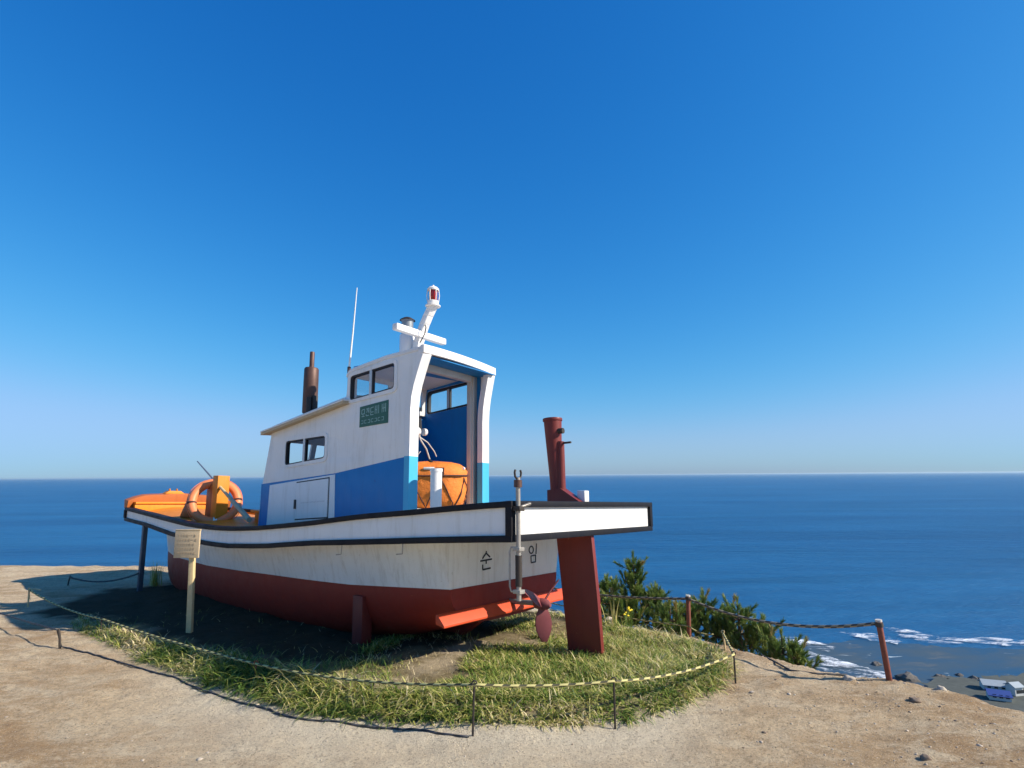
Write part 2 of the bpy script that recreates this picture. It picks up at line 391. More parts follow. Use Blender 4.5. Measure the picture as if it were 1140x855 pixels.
# ------------------------------------------------------------------ sea
SEA = -90.0
def disc(name, z, radii, n=96, mat=None):
    V = [(0, 0, z)]; F = []
    for r_ in radii:
        for j in range(n): a = 2*math.pi*j/n; V.append((r_*math.cos(a), r_*math.sin(a), z))
    for j in range(n): F.append((0, 1+j, 1+(j+1) % n))
    for k in range(len(radii)-1):
        for j in range(n):
            q = (j+1) % n; F.append((1+k*n+j, 1+(k+1)*n+j, 1+(k+1)*n+q, 1+k*n+q))
    me = bpy.data.meshes.new(name); me.from_pydata(V, [], F); me.materials.append(mat)
    o = bpy.data.objects.new(name, me); COL.objects.link(o); return o
m, t, p = nodes('sea_water')
v = coord(t, (1.0, 1.0, 1.0)); vb = coord(t, (0.0009, 0.0045, 1)); vb2 = coord(t, (0.0016, 0.011, 1))
band = ramp(t, nz(t, vb, 1.0, 6, .6, .4), [(0.38, 0.0), (0.64, 1.0)])
c = mix(t, band, (0.007, 0.088, 0.225), (0.013, 0.125, 0.285))
c = mix(t, ramp(t, nz(t, vb2, 1.0, 6, .65, .3), [(0.44, 0.0), (0.66, 0.60)]), c, (0.003, 0.060, 0.15))
t.links.new(c, p.inputs['Base Color']); p.inputs['Roughness'].default_value = 0.38
p.inputs['IOR'].default_value = 1.33; p.inputs['Specular IOR Level'].default_value = 0.22
wv1 = nz(t, coord(t, (0.02, 0.06, 1)), 1.0, 8, .7, .2)
bump(t, p, wv1, 0.9, 6.0)
sea = disc('sea', SEA, [150, 300, 600, 1500, 4000, 12000, 40000, 120000], 128, m); sea['kind'] = 'structure'

def sheet(name, poly, z, mat, jag=0.0, seed=0, n=8):
    pts = []; rr = random.Random(seed)
    for i in range(len(poly)):
        a = Vector(poly[i]); b = Vector(poly[(i+1) % len(poly)])
        for k in range(n):
            q = a.lerp(b, k/n); w_ = jag*(0.3 if k == 0 else 1)
            pts.append((q.x+rr.uniform(-w_, w_), q.y+rr.uniform(-w_, w_)))
    mb = MB(); k_ = len(pts); tri = tessellate_polygon([[Vector((a, b, 0)) for a, b in pts]]); mb.add([(a, b, z) for a, b in pts], [tuple(q) for q in tri], mat); return mb
# shallow rock flat and surf below the cliff (x, y) at sea level
m, t, p = nodes('shallow_reef_water')
v = coord(t, (0.02, 0.035, 1)); 
c = mix(t, ramp(t, nz(t, v, 1.0, 8, .68, .5), [(0.36, 0.0), (0.62, 1.0)]), (0.018, 0.075, 0.150), (0.055, 0.085, 0.110))
c = mix(t, ramp(t, nz(t, coord(t, (.05, .12, 1)), 1.0, 7, .7, .6), [(0.56, 0.0), (0.66, 0.8)]), c, (0.105, 0.115, 0.115))
c = mix(t, ramp(t, nz(t, coord(t, (.06, .16, 1)), 1.3, 7, .7, .6), [(0.64, 0.0), (0.69, 0.8)]), c, (0.55, 0.62, 0.62))
t.links.new(c, p.inputs['Base Color']); p.inputs['Roughness'].default_value = 0.5; p.inputs['Specular IOR Level'].default_value = 0.2
MREEF = m
# helper: where on a horizontal plane the view direction through (px, py) of the 1140x855 photo lands
def onplane(px, py, z):
    q = camo.matrix_world.to_3x3() @ Vector(((px-570)/645, -(py-427.5)/645, -1.0))
    s_ = (z-1.6)/q.z; return (q.x*s_, q.y*s_)
def P(px, py, z=SEA+0.2): return onplane(px, py, z)
reef = sheet('reef_flat', [P(860, 716), P(905, 717), P(960, 712), P(1010, 717), P(1060, 721), P(1150, 722), P(1240, 728), P(1300, 800), P(1200, 860), P(950, 830), P(860, 760)], SEA+0.25, MREEF, 2.0, 3).build('water')
reef['kind'] = 'structure'
m, t, p = nodes('white_surf_foam')
v = coord(t, (0.035, 0.085, 1)); a = ramp(t, nz(t, v, 1.5, 12, .82, .5), [(0.49, 0.0), (0.60, 0.95)])
p.inputs['Base Color'].default_value = (0.85, 0.88, 0.9, 1); p.inputs['Roughness'].default_value = 0.8
t.links.new(a, p.inputs['Alpha']); MFOAM = m
foam = MB()
for k, (poly, jag) in enumerate([
    ([P(985, 700), P(1010, 702), P(1050, 711), P(1100, 711), P(1160, 716), P(1240, 722), P(1240, 727), P(1160, 722), P(1100, 719), P(1040, 718), P(1005, 711)], 1.6),
    ([P(935, 705), P(965, 706), P(1003, 713), P(1000, 719), P(960, 712)], 1.5),
    ([P(862, 710), P(885, 711), P(912, 717), P(930, 722), P(925, 727), P(890, 722), P(866, 722)], 1.5),
    ([P(870, 722), P(905, 728), P(940, 738), P(990, 752), P(985, 764), P(930, 752), P(870, 738)], 1.2)]):
    s_ = sheet('x', poly, SEA+0.9+0.05*k, MFOAM, jag, 20+k); foam.add(s_.v, s_.f, MFOAM)
tag(foam.build('surf'), 'white surf breaking over the shallow rocks below the cliff', 'surf', kind='stuff')

# ------------------------------------------------------------------ shore village and rocks, far below on the right
def shore_rock(name, px, py, w_, h_, label, seed, group=None):
    x, y = P(px, py, SEA+1); rr = random.Random(seed); bm = bmesh.new(); bmesh.ops.create_icosphere(bm, subdivisions=3, radius=1)
    for q in bm.verts:
        n_ = mnoise.fractal(q.co*1.3+Vector((seed, 0, 0)), .8, 2, 4); q.co *= 1+.35*n_
        q.co.x *= w_/2; q.co.y *= w_*.4; q.co.z *= h_
    me = bpy.data.meshes.new(name); bm.to_mesh(me); bm.free(); me.materials.append(M['darkrock'])
    o = bpy.data.objects.new(name, me); COL.objects.link(o); o.location = (x, y, SEA); tag(o, label, 'rock', group)
shore_rock('shore_rock', 1011, 755, 9, 3.2, 'dark rounded rock at the water edge just beyond the leaning post', 3)
M['wallpaint'] = paint('pale_house_wall', (0.62, 0.62, 0.58), 0.7, amount=.3)
M['roofgrey'] = plain('grey_corrugated_roof', (0.33, 0.38, 0.41), 0.5, 0, .2, 1)
M['roofblue'] = plain('blue_painted_roof', (0.03, 0.07, 0.27), 0.5, 0, .15, 1)
M['win'] = plain('dark_house_window', (0.03, 0.035, 0.04), 0.2)
def house(px, py, L, W, H, rz, roofm, label):
    x, y = P(px, py, SEA+1.5); t_ = thing('house', (x, y, SEA+1.5), label, 'house', rz)
    hb = MB(); hb.prism([[(-W/2, 0), (W/2, 0), (W/2, H), (0, H+W*.28), (-W/2, H)]], 0, -L/2, L/2, M['wallpaint']); hb.build('wall', t_)
    r_ = MB()
    for sgn in (-1, 1):
        r_.hexa([(-L/2-.5, sgn*(W/2+.5), H-.2), (L/2+.5, sgn*(W/2+.5), H-.2), (L/2+.5, 0, H+W*.28+.05), (-L/2-.5, 0, H+W*.28+.05),
                 (-L/2-.5, sgn*(W/2+.5), H+.05), (L/2+.5, sgn*(W/2+.5), H+.05), (L/2+.5, 0, H+W*.28+.3), (-L/2-.5, 0, H+W*.28+.3)], roofm)
    r_.build('roof', t_)
    for k in range(3):
        wn = MB(); wn.box((-L*.35+k*L*.3, -W/2-.06, 1.0), (-L*.35+k*L*.3+1.2, -W/2+.05, 2.3), M['win']); wn.build('window', t_)
land = sheet('shore', [P(985, 785), P(1015, 770), P(1040, 760), P(1060, 756), P(1095, 758), P(1125, 756), P(1170, 752), P(1300, 770), P(1300, 900), P(1000, 860)], SEA+1.4, plain('dark_shore_scrub', (0.065, 0.075, 0.065), 0.9, 0, .6, .3, .6), 3.0, 5).build('shore_ground'); land['kind'] = 'structure'
house(1106, 767, 8, 5, 2.0, R(-20), M['roofgrey'], 'pale grey roofed house at the shore behind the blue roofed one')
house(1112, 778, 7, 5, 1.8, R(-25), M['roofblue'], 'blue roofed house at the shore at the right edge')
house(1130, 773, 4, 4, 3.4, R(10), M['roofgrey'], 'narrow tall white house at the far right edge of the shore')
for k, (a_, b_, c_, lb) in enumerate(((1046, 752, 5, 'small dark rock at the tip of the shore'), (1068, 750, 4, 'low rock in the shallows left of the houses'), (1084, 756, 6, 'dark rock at the shore just left of the grey roofed house'), (975, 738, 5, 'dark rock in the surf left of the leaning post'))):
    shore_rock('shore_rock', a_, b_, c_, c_*.3, lb, 40+k)

# ------------------------------------------------------------------ THE BOAT  (u forward from the stern edge, v to starboard, z up)
HD = R(53.5); DV = Vector((-math.sin(HD), math.cos(HD), 0)); SV = Vector((math.cos(HD), math.sin(HD), 0))
BO = Vector((0.80, 5.96, 0)); LIST = 0.045
def bx_(u, v, z): return (u, -v, z-LIST*v)
def bw(u, v, z): q = BO+DV*u+SV*v; return Vector((q.x, q.y, z-LIST*v))
BROT = math.atan2(DV.y, DV.x)
boat = thing('fishing_boat', BO, 'small white and red wooden fishing boat with blue cabin set on the grassy hilltop', 'fishing boat', BROT)
def part(mb, name, parent=None, bevel=0.0, angle=35, label=None):
    o = mb.build(name, parent or boat, bevel, angle, xf=bx_); 
    if label: o['label'] = label
    return o
UL = 8.85
def hw(u): return 1.38-0.48*max(0.0, (u-3.8)/(UL-3.8))**1.7
def interp(u, tab):
    a = [q[0] for q in tab]; b = [q[1] for q in tab]; return float(np.interp(u, a, b))
GT = [(0, 1.33), (.5, 1.29), (1.1, 1.23), (1.9, 1.16), (2.73, 1.06), (3.7, .965), (4.3, .925), (4.9, .91), (5.6, .915), (6.4, .95), (7.4, .995), (8.85, 1.045), (9.2, 1.07)]
ST = [(0, 1.03), (.78, .975), (1.89, .89), (2.71, .83), (3.6, .74), (4.5, .685), (5.2, .685), (6.2, .73), (7.5, .81), (8.85, .84), (9.2, .855)]
def gz(u): return interp(u, GT)
def sz(u): return interp(u, ST)
# plan outline as a closed loop of (u, v), starting at the port stern corner
port = [(u, -hw(u)) for u in list(np.linspace(0, 3.8, 14))+list(np.linspace(4.1, UL, 16))]
bow = [(UL+.17*(1-(k/6-1)**2), hw(UL)*(k/6-1)) for k in range(1, 12)]
star = [(u, -v_) for u, v_ in port[::-1]]
stern = [(0.0, hw(0)*(1-k/4)) for k in range(1, 8)]
LOOP = port+bow+star+stern
def loopn(L):
    n_ = []; k = len(L)
    for i in range(k):
        a = Vector(L[i-1]); b = Vector(L[i]); c_ = Vector(L[(i+1) % k])
        e1 = (b-a).normalized(); e2 = (c_-b).normalized()
        n1 = Vector((-e1.y, e1.x)); n2 = Vector((-e2.y, e2.x)); nn = (n1+n2).normalized()
        n_.append(nn/max(.4, nn.dot(n1)))
    # outward means away from the loop centre
    cen = sum((Vector(q) for q in L), Vector((0, 0)))/k
    s_ = 1 if sum((Vector(L[i])-cen).dot(n_[i]) for i in range(k)) > 0 else -1
    return [q*s_ for q in n_]
LN = loopn(LOOP)
def ribbon(mb, o0, o1, za, zb, mat, idx=None, zc=None):
    k = len(LOOP); idx = idx if idx is not None else list(range(k))+[0]; V = []; F = []
    for i in idx:
        q = Vector(LOOP[i]); n_ = LN[i]; u = q.x; a = q+n_*o0; b = q+n_*o1
        z0, z1 = za(u), zb(u)
        V += [(a.x, a.y, z0), (b.x, b.y, z0), (b.x, b.y, z1), (a.x, a.y, z1)]
    for j in range(len(idx)-1):
        o = j*4
        for c_ in range(4): F.append((o+c_, o+(c_+1) % 4, o+4+(c_+1) % 4, o+4+c_))
    if idx[0] != idx[-1]: F += [(0, 1, 2, 3), (len(V)-4, len(V)-3, len(V)-2, len(V)-1)]
    return mb.add(V, F, mat)
NP = len(port); NB = len(bow); NS = len(star); NL = len(LOOP)
mb = MB(); ribbon(mb, -.07, 0, lambda u: sz(u)-.02, lambda u: gz(u)-.02, M['white']); part(mb, 'bulwark', angle=30)
mb = MB(); ribbon(mb, -.10, .035, lambda u: gz(u)-.052, lambda u: gz(u), M['black']); part(mb, 'upper_rub_rail', bevel=.008)
mb = MB(); ribbon(mb, -.03, .03, lambda u: sz(u)-.03, lambda u: sz(u)+.025, M['black']); part(mb, 'lower_rub_rail', bevel=.006)
# corner caps
for sv_ in (-1, 1):
    for u0, u1, uu in ((-.034, .03, 0), (UL-.03, UL+.045, UL)):
        mb = MB(); h_ = hw(uu); mb.box((u0, sv_*(h_-.03), sz(uu)+.02), (u1, sv_*(h_+.034), gz(uu)-.045), M['black'])
        part(mb, 'corner_strip', bevel=.006)
# inside lining of the bulwark: orange at the bow
fi = [i for i in range(NL) if LOOP[i][0] > 5.0]
mb = MB(); ribbon(mb, -.085, -.072, lambda u: max(gz(u)-.30, sz(u)+.01), lambda u: gz(u)-.055, M['orange'], fi); part(mb, 'bow_lining')
# main deck and underside flange
mb = MB(); us = [u for u, _ in port]
V = []; F = []
for u in us:
    h_ = hw(u)-.06; z_ = gz(u)-.16 if u < 5.5 else gz(u)-.16
    V += [(u, -h_, z_), (u, 0, z_+.03), (u, h_, z_)]
for i in range(len(us)-1):
    for j in range(2): F.append((i*3+j, i*3+j+1, i*3+3+j+1, i*3+3+j))
k0 = len(V); V += [(a, b, c_-.05) for a, b, c_ in V]; F += [tuple(q+k0 for q in f)[::-1] for f in F]
mb.add(V, F, M['deck']); part(mb, 'deck')
mb = MB(); V = []; F = []
for u in us: V += [(u, -hw(u)+.01, sz(u)-.015), (u, hw(u)-.01, sz(u)-.015)]
V += [(UL+.15, -.4, sz(9)-.015), (UL+.15, .4, sz(9)-.015)]
for i in range(len(V)//2-1): F.append((i*2, i*2+1, i*2+3, i*2+2))
k0 = len(V); V += [(a, b, c_+.03) for a, b, c_ in V]; F += [tuple(q+k0 for q in f)[::-1] for f in F]
mb.add(V, F, M['white']); part(mb, 'deck_underside')

# hull: stations, each port half-section from the flange down to the keel
UT = 1.08
HH = [(UT, 1.06), (2, 1.10), (3.5, 1.12), (5, 1.06), (6, .97), (7, .80), (7.8, .64), (8.4, .44), (8.85, .10)]
BT = [(UT, .47), (2, .41), (2.6, .37), (4, .34), (6, .28), (7.5, .26), (8.9, .30)]                       # boot line
HB = [(UT, .10), (2.0, -.17), (3, -.33), (5, -.46), (7, -.52), (8, -.46), (8.6, -.30), (8.85, .05)]
def hull_section(u, n=14):
    h_ = interp(u, HH); b = interp(u, HB); t_ = sz(u)-.01; bt = interp(u, BT)
    fl = 1-.10*(1 if u < 5 else 1+1.2*(u-5)/4)
    pts = []
    # topsides from flange to boot line, then bottom round the bilge to the keel
    for k in range(6):
        a = k/5; z_ = t_+(bt-t_)*a; pts.append((h_*(1-(1-fl)*a), z_))
    w0 = pts[-1][0]; zc = b+.12
    for k in range(1, n+1):
        a = k/n*math.pi/2
        pts.append((w0*math.cos(a)**.50 if k < n else 0.0, bt-(bt-b)*math.sin(a)**1.0))
    return pts
sts = [UT, 1.5, 2, 2.5, 3, 3.6, 4.2, 4.8, 5.4, 6, 6.5, 7, 7.4, 7.8, 8.1, 8.4, 8.6, 8.75, 8.85]
secs = [hull_section(u) for u in sts]; n_ = len(secs[0])
def hullpart(k0, k1, name, mat):
    mb = MB()
    for sd in (-1, 1):
        V = []; F = []; kk = k1-k0+1
        for u, s_ in zip(sts, secs):
            for k in range(k0, k1+1): V.append((u, sd*s_[k][0], s_[k][1]))
        for i in range(len(sts)-1):
            for j in range(kk-1): F.append((i*kk+j, i*kk+j+1, (i+1)*kk+j+1, (i+1)*kk+j))
        mb.add(V, F, mat)
    o = part(mb, name, angle=50)
    bm = bmesh.new(); bm.from_mesh(o.data); bmesh.ops.remove_doubles(bm, verts=bm.verts, dist=.0005)
    bmesh.ops.recalc_face_normals(bm, faces=bm.faces); bm.to_mesh(o.data); bm.free(); return o
hullpart(0, 5, 'hull_topside', M['hullwhite']); hullpart(5, n_-1, 'hull_bottom', M['red'])
# transom
s0 = secs[0]
mb = MB(); top = [(-s0[0][0], s0[0][1]), (s0[0][0], s0[0][1]), (s0[5][0], s0[5][1]), (-s0[5][0], s0[5][1])]
mb.prism([top], 0, UT-.03, UT+.02, M['hullwhite']); part(mb, 'transom', bevel=.004)
low = [(-q[0], q[1]) for q in s0[5:]]+[(q[0], q[1]) for q in s0[5:-1][::-1]]
mb = MB(); mb.prism([low], 0, UT-.034, UT+.02, M['red']); part(mb, 'lower_transom')
# planing ledge along the foot of the transom, sunlight painted in as brighter red
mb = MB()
mb.prism([[(UT-.02, .268), (UT-.05, .265), (UT-.135, .178), (UT-.13, .155), (UT-.02, .18)]], 1, -1.14, 1.16, M['redsunlit'])
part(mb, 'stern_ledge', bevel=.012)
# keel and rubbing strips on the bottom
mb = MB(); mb.prism([[(1.5, .08), (1.45, -.02), (1.7, -.20), (3.0, -.36), (7.6, -.46), (8.7, -.20), (8.95, .25), (8.80, .3), (8.5, -.08), (7.5, -.30), (3, -.15), (1.8, .02)]], 1, -.05, .05, M['red'])
part(mb, 'keel', bevel=.01)
mb = MB(); mb.prism([[(8.78, .20), (8.92, .22), (8.99, .84), (8.83, .86)]], 1, -.045, .045, M['white']); part(mb, 'stem', bevel=.01)
# name painted on the transom, stroke by stroke
def strokes(mb, segs, u, v0, z0, sc, wd, mat, proud=.004):
    for a, b in segs:
        mb.beam((u, v0+a[0]*sc, z0+a[1]*sc), (u, v0+b[0]*sc, z0+b[1]*sc), wd, proud, mat, upv=(1, 0, 0))
lt = MB(); U0 = UT-.034
strokes(lt, [((.52, 1.0), (.50, .90)), ((.50, .90), (.18, .62)), ((.50, .88), (.84, .66)), ((.0, .50), (1.0, .54)), ((.50, .53), (.50, .32)), ((.20, .30), (.20, .03)), ((.20, .03), (.88, .07))], U0, -.50, .61, .19, .016, M['ink'])
part(lt, 'name_lettering'); lt = MB()
circ = [(.26+.22*math.cos(a), .72+.20*math.sin(a)) for a in np.linspace(0, 2*math.pi, 13)]
strokes(lt, list(zip(circ[:-1], circ[1:]))+[((.80, 1.05), (.74, .46)), ((.22, .38), (.70, .40)), ((.70, .40), (.68, .02)), ((.68, .02), (.24, .0)), ((.24, .0), (.22, .38))], U0, .37, .62, .20, .014, M['ink'])
part(lt, 'name_lettering')

# bow: planks, crest and fittings, foredeck
mb = MB()
NV = 12; hwB = hw(UL)
def bowcurve(v_): return UL+.17*(1-(v_/hwB)**2)
for z0, z1, du, mt in ((.88, .95, -.20, 'orange'), (.955, 1.10, -.16, 'orange'), (1.105, 1.14, -.19, 'orange')):
    V = []; F = []
    for k in range(NV+1):
        v_ = -hwB+.07+(2*hwB-.14)*k/NV; u = bowcurve(v_); V += [(u+du, v_, z0), (u-.075, v_, z0), (u-.075, v_, z1), (u+du, v_, z1)]
    for k in range(NV):
        o = 4*k
        for c_ in range(4): F.append((o+c_, o+(c_+1) % 4, o+4+(c_+1) % 4, o+4+c_))
    F += [(0, 1, 2, 3), (4*NV, 4*NV+1, 4*NV+2, 4*NV+3)]
    mb.add(V, F, M[mt])
part(mb, 'bow_plank', bevel=.005)
mb = MB(); V = []; F = []
for k in range(NV+1):
    a = k/NV*2-1; v_ = a*(hwB+.03); u = UL+.17*(1-a*a); top_ = 1.19+.12*(1-abs(a)**2.4)+.01*math.cos(a*9)
    V += [(u-.06, v_, 1.03), (u+.06, v_, 1.03), (u+.08, v_, top_), (u-.10, v_, top_-.02)]
for k in range(NV):
    o = 4*k
    for c_ in range(4): F.append((o+c_, o+(c_+1) % 4, o+4+(c_+1) % 4, o+4+c_))
F += [(0, 1, 2, 3), (4*NV, 4*NV+1, 4*NV+2, 4*NV+3)]
mb.add(V, F, M['orangebrown']); part(mb, 'bow_crest', bevel=.01)
mb = MB(); mb.prism([[(-.26, 1.29), (.10, 1.29), (.02, 1.345), (-.18, 1.345)]], 0, UL+.07, UL+.22, M['orange'])
for v_ in (-.15, -.02): mb.tube([(UL+.14, v_, 1.33), (UL+.14, v_-.01, 1.385)], .018, M['darkiron'], 8)
part(mb, 'bow_roller', bevel=.004)
mb = MB(); V = []; F = []; uu = [u for u in us if u > 5.6]+[UL+.05]
for u in uu:
    h_ = hw(min(u, UL))-.09
    for k in range(9):
        a = k/4-1; V.append((u, a*h_, gz(u)-.13+.13*(1-a*a)*min(1, (u-5.3)/1.0)))
for i in range(len(uu)-1):
    for j in range(8): F.append((i*9+j, i*9+j+1, i*9+10+j, i*9+9+j))
k0 = len(V); V += [(a, b, c_-.04) for a, b, c_ in V]; F += [tuple(q+k0 for q in f)[::-1] for f in F]
F += [(j, j+1, k0+j+1, k0+j) for j in range(8)]
mb.add(V, F, M['orange']); part(mb, 'foredeck', angle=25)
mb = MB()
mb.prism([[(5.25, .80), (5.25, .99), (6.15, 1.04), (6.15, .85)]], 1, -.05, 1.10, M['orange']); mb.prism([[(5.22, .985), (5.22, 1.02), (6.2, 1.075), (6.2, 1.035)]], 1, -.10, 1.14, M['orange'])
part(mb, 'fore_hatch', bevel=.008)
# mooring bitt with a cheek board, its shade painted in as browner orange
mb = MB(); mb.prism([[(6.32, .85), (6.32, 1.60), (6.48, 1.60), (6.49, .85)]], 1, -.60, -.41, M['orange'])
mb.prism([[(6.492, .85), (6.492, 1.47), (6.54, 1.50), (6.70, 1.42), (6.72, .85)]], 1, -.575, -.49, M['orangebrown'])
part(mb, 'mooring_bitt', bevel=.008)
mb = MB(); mb.prism([[(6.95, .93), (7.25, .93), (7.02, 1.24), (6.95, 1.24)]], 1, -.72, -.64, M['orangebrown']); part(mb, 'knee_bracket', bevel=.006)  # browner paint carries the shade of this face

# ---- cabin
def C(z): return z-.031    # heights measured on the port wall -> centreline heights
SE = [(1.94, 1.16), (1.94, 1.55), (1.94, 1.82), (1.94, 2.35), (1.925, 2.50), (1.89, 2.63), (1.84, 2.76), (1.79, 2.88), (1.755, 2.96), (1.74, 3.04)]   # stern edge u, z
def se(z): return float(np.interp(z, [C(q[1]) for q in SE], [q[0] for q in SE]))
def blue_z(u): return C(interp(u, [(1.94, 1.82), (3.23, 1.64), (4.9, 1.50)]))
FR = [(4.93, .93), (4.86, 1.48), (4.72, 2.16), (4.69, 2.23)]
def roof_z(u): return C(interp(u, [(1.74, 3.055), (2.34, 3.02), (3.01, 2.93)]))
lowroof = lambda u: C(interp(u, [(3.08, 2.53), (4.95, 2.20)]))
def rrect(u0, u1, zb0, zb1, zt0, zt1, r=.05, n=3):
    """rounded quad, u0<u1; bottom z at u0,u1 then top z at u0,u1"""
    cs = [(u0, zb0), (u1, zb1), (u1, zt1), (u0, zt0)]; out_ = []
    for i in range(4):
        p_ = Vector(cs[i]); a = (Vector(cs[i-1])-p_).normalized(); b = (Vector(cs[(i+1) % 4])-p_).normalized()
        A = p_+a*r; Bq = p_+b*r
        for k in range(n+1):
            s_ = k/n; out_.append(tuple(A*(1-s_)**2+p_*2*s_*(1-s_)+Bq*s_**2))
    return out_
W1 = (2.17, 3.0, C(2.60), C(2.52), C(2.93), C(2.85))     # wheelhouse side window
W2 = (3.44, 4.34, C(1.82), C(1.74), C(2.13), C(2.09))    # fore cabin side window
white_poly = [(1.94, blue_z(1.94)), (3.23, blue_z(3.23)), (4.87, blue_z(4.87)), (4.72, C(2.16)), (4.69, lowroof(4.69)), (3.08, lowroof(3.08)), (3.05, C(2.78)), (3.02, C(2.88)), (2.97, C(2.925)), (2.34, C(3.02)), (1.745, C(3.05))] + [(u, C(z)) for u, z in SE[::-1][1:-3]]
blue_poly = [(1.94, C(1.10)), (4.93, C(.88)), (4.87, blue_z(4.87)), (3.23, blue_z(3.23)), (1.94, blue_z(1.94))]
cab = MB()
for sd in (-1, 1):
    a, b = sd*.66, sd*.70
    wp = white_poly if sd < 0 else [((1.945-(1.94-q[0])*.5) if q[0] < 1.95 else q[0], q[1]) for q in white_poly]
    cab.prism([wp, rrect(*W1), rrect(*W2)], 1, a, b, M['white'])
    cab.prism([blue_poly], 1, a, b, M['blue'])
    # inner lining
    inl = [(2.0, C(1.16)), (4.85, C(.95)), (4.66, C(2.2)), (3.06, C(2.50)), (3.0, C(2.88)), (2.0, C(3.0))]
    cab.prism([inl, rrect(*W1), rrect(*W2)], 1, sd*.645, sd*.66, M['inblue'])
# front walls
cab.prism([[(-.70, C(.9)), (.70, C(.9)), (.70, blue_z(4.87)), (-.70, blue_z(4.87))]], 0, 4.865, 4.90, M['blue'])
def fu(z): return float(np.interp(z, [blue_z(4.87), lowroof(4.69)], [4.86, 4.68]))
def fstrip(v0, v1, z0, z1):
    cab.hexa([(fu(z0)-.02, v0, z0), (fu(z0)+.02, v0, z0), (fu(z0)+.02, v1, z0), (fu(z0)-.02, v1, z0), (fu(z1)-.02, v0, z1), (fu(z1)+.02, v0, z1), (fu(z1)+.02, v1, z1), (fu(z1)-.02, v1, z1)], M['white'])
zt_ = lowroof(4.69)+.07
fstrip(-.69, .69, blue_z(4.87), C(1.70)); fstrip(-.69, .69, C(2.10), zt_)
for v0, v1 in ((-.69, -.60), (-.04, .04), (.60, .69)): fstrip(v0, v1, C(1.70), C(2.10))
fw2 = [(-.70, C(2.50)), (.70, C(2.50)), (.70, C(2.91)), (-.70, C(2.91))]
cab.prism([fw2, [(-.58, C(2.56)), (-.58, C(2.84)), (-.04, C(2.84)), (-.04, C(2.56))], [(.04, C(2.56)), (.04, C(2.84)), (.58, C(2.84)), (.58, C(2.56))]], 0, 3.02, 3.06, M['white'])
cab.box((1.9, -.66, C(1.17)), (4.86, .66, C(1.20)), M['inblue'])
cabin = part(cab, 'cabin', bevel=.006, angle=40)
def cpart(mb, name, bevel=0, angle=35, label=None): return part(mb, name, cabin, bevel, angle, label)
# roof of the wheelhouse, cambered, with overhanging aft edge
mb = MB(); V = []; F = []; US = [1.745, 2.05, 2.34, 2.7, 2.93, 3.03, 3.075]
for u in US:
    for k in range(9):
        a = k/4-1; dz = -.06 if u > 3.07 else (-.015 if u > 3.0 else 0)
        V.append((u+(.045*(a+1) if u < 2 else 0), a*.71, roof_z(min(u, 3.0))+.005+dz+.02*(1-a*a)))
for i in range(len(US)-1):
    for j in range(8): F.append((i*9+j, i*9+j+1, i*9+10+j, i*9+9+j))
k0 = len(V); V += [(a, b, c_-.045) for a, b, c_ in V]; F += [tuple(q+k0 for q in f)[::-1] for f in F]
F += [(j, j+1, k0+j+1, k0+j) for j in range(8)]+[(54+j, 54+j+1, k0+54+j+1, k0+54+j) for j in range(8)]
F += [(i*9, i*9+9, k0+i*9+9, k0+i*9) for i in range(6)]+[(i*9+8, i*9+17, k0+i*9+17, k0+i*9+8) for i in range(6)]
mb.add(V, F, M['white2']); cpart(mb, 'wheelhouse_roof', .008)
mb = MB(); V = []; F = []; US = [3.06, 3.6, 4.2, 4.55, 4.70]
for u in US:
    for k in range(9):
        a = k/4-1; V.append((u, a*.66, lowroof(u)+.085+.05*(1-a*a)))
for i in range(len(US)-1):
    for j in range(8): F.append((i*9+j, i*9+j+1, i*9+10+j, i*9+9+j))
k0 = len(V); V += [(a, b, lowroof(a)-.0) for a, b, c_ in V]; F += [tuple(q+k0 for q in f)[::-1] for f in F]
F += [(i*9, i*9+9, k0+i*9+9, k0+i*9) for i in range(4)]+[(i*9+8, i*9+17, k0+i*9+17, k0+i*9+8) for i in range(4)]
F += [(36+j, 36+j+1, k0+36+j+1, k0+36+j) for j in range(8)]
mb.add(V, F, M['white']); cpart(mb, 'lower_roof', .008)
mb = MB()
for sd in (-1, 1):
    mb.hexa([(3.0, sd*.67, lowroof(3.0)-.035), (4.83, sd*.67, lowroof(4.83)-.035), (4.83, sd*.80, lowroof(4.83)-.045), (3.0, sd*.80, lowroof(3.0)-.045),
             (3.0, sd*.67, lowroof(3.0)-.005), (4.83, sd*.67, lowroof(4.83)-.005), (4.83, sd*.80, lowroof(4.83)-.015), (3.0, sd*.80, lowroof(3.0)-.015)], M['tanwood'])
    mb.hexa([(3.0, sd*.67, lowroof(3.0)-.003), (4.83, sd*.67, lowroof(4.83)-.003), (4.83, sd*.805, lowroof(4.83)-.013), (3.0, sd*.805, lowroof(3.0)-.013),
             (3.0, sd*.67, lowroof(3.0)+.02), (4.83, sd*.67, lowroof(4.83)+.02), (4.83, sd*.805, lowroof(4.83)+.010), (3.0, sd*.805, lowroof(3.0)+.010)], M['white'])
mb.box((4.76, -.67, lowroof(4.8)-.04), (4.83, .67, lowroof(4.8)+.015), M['white'])
cpart(mb, 'eave_board', .004)
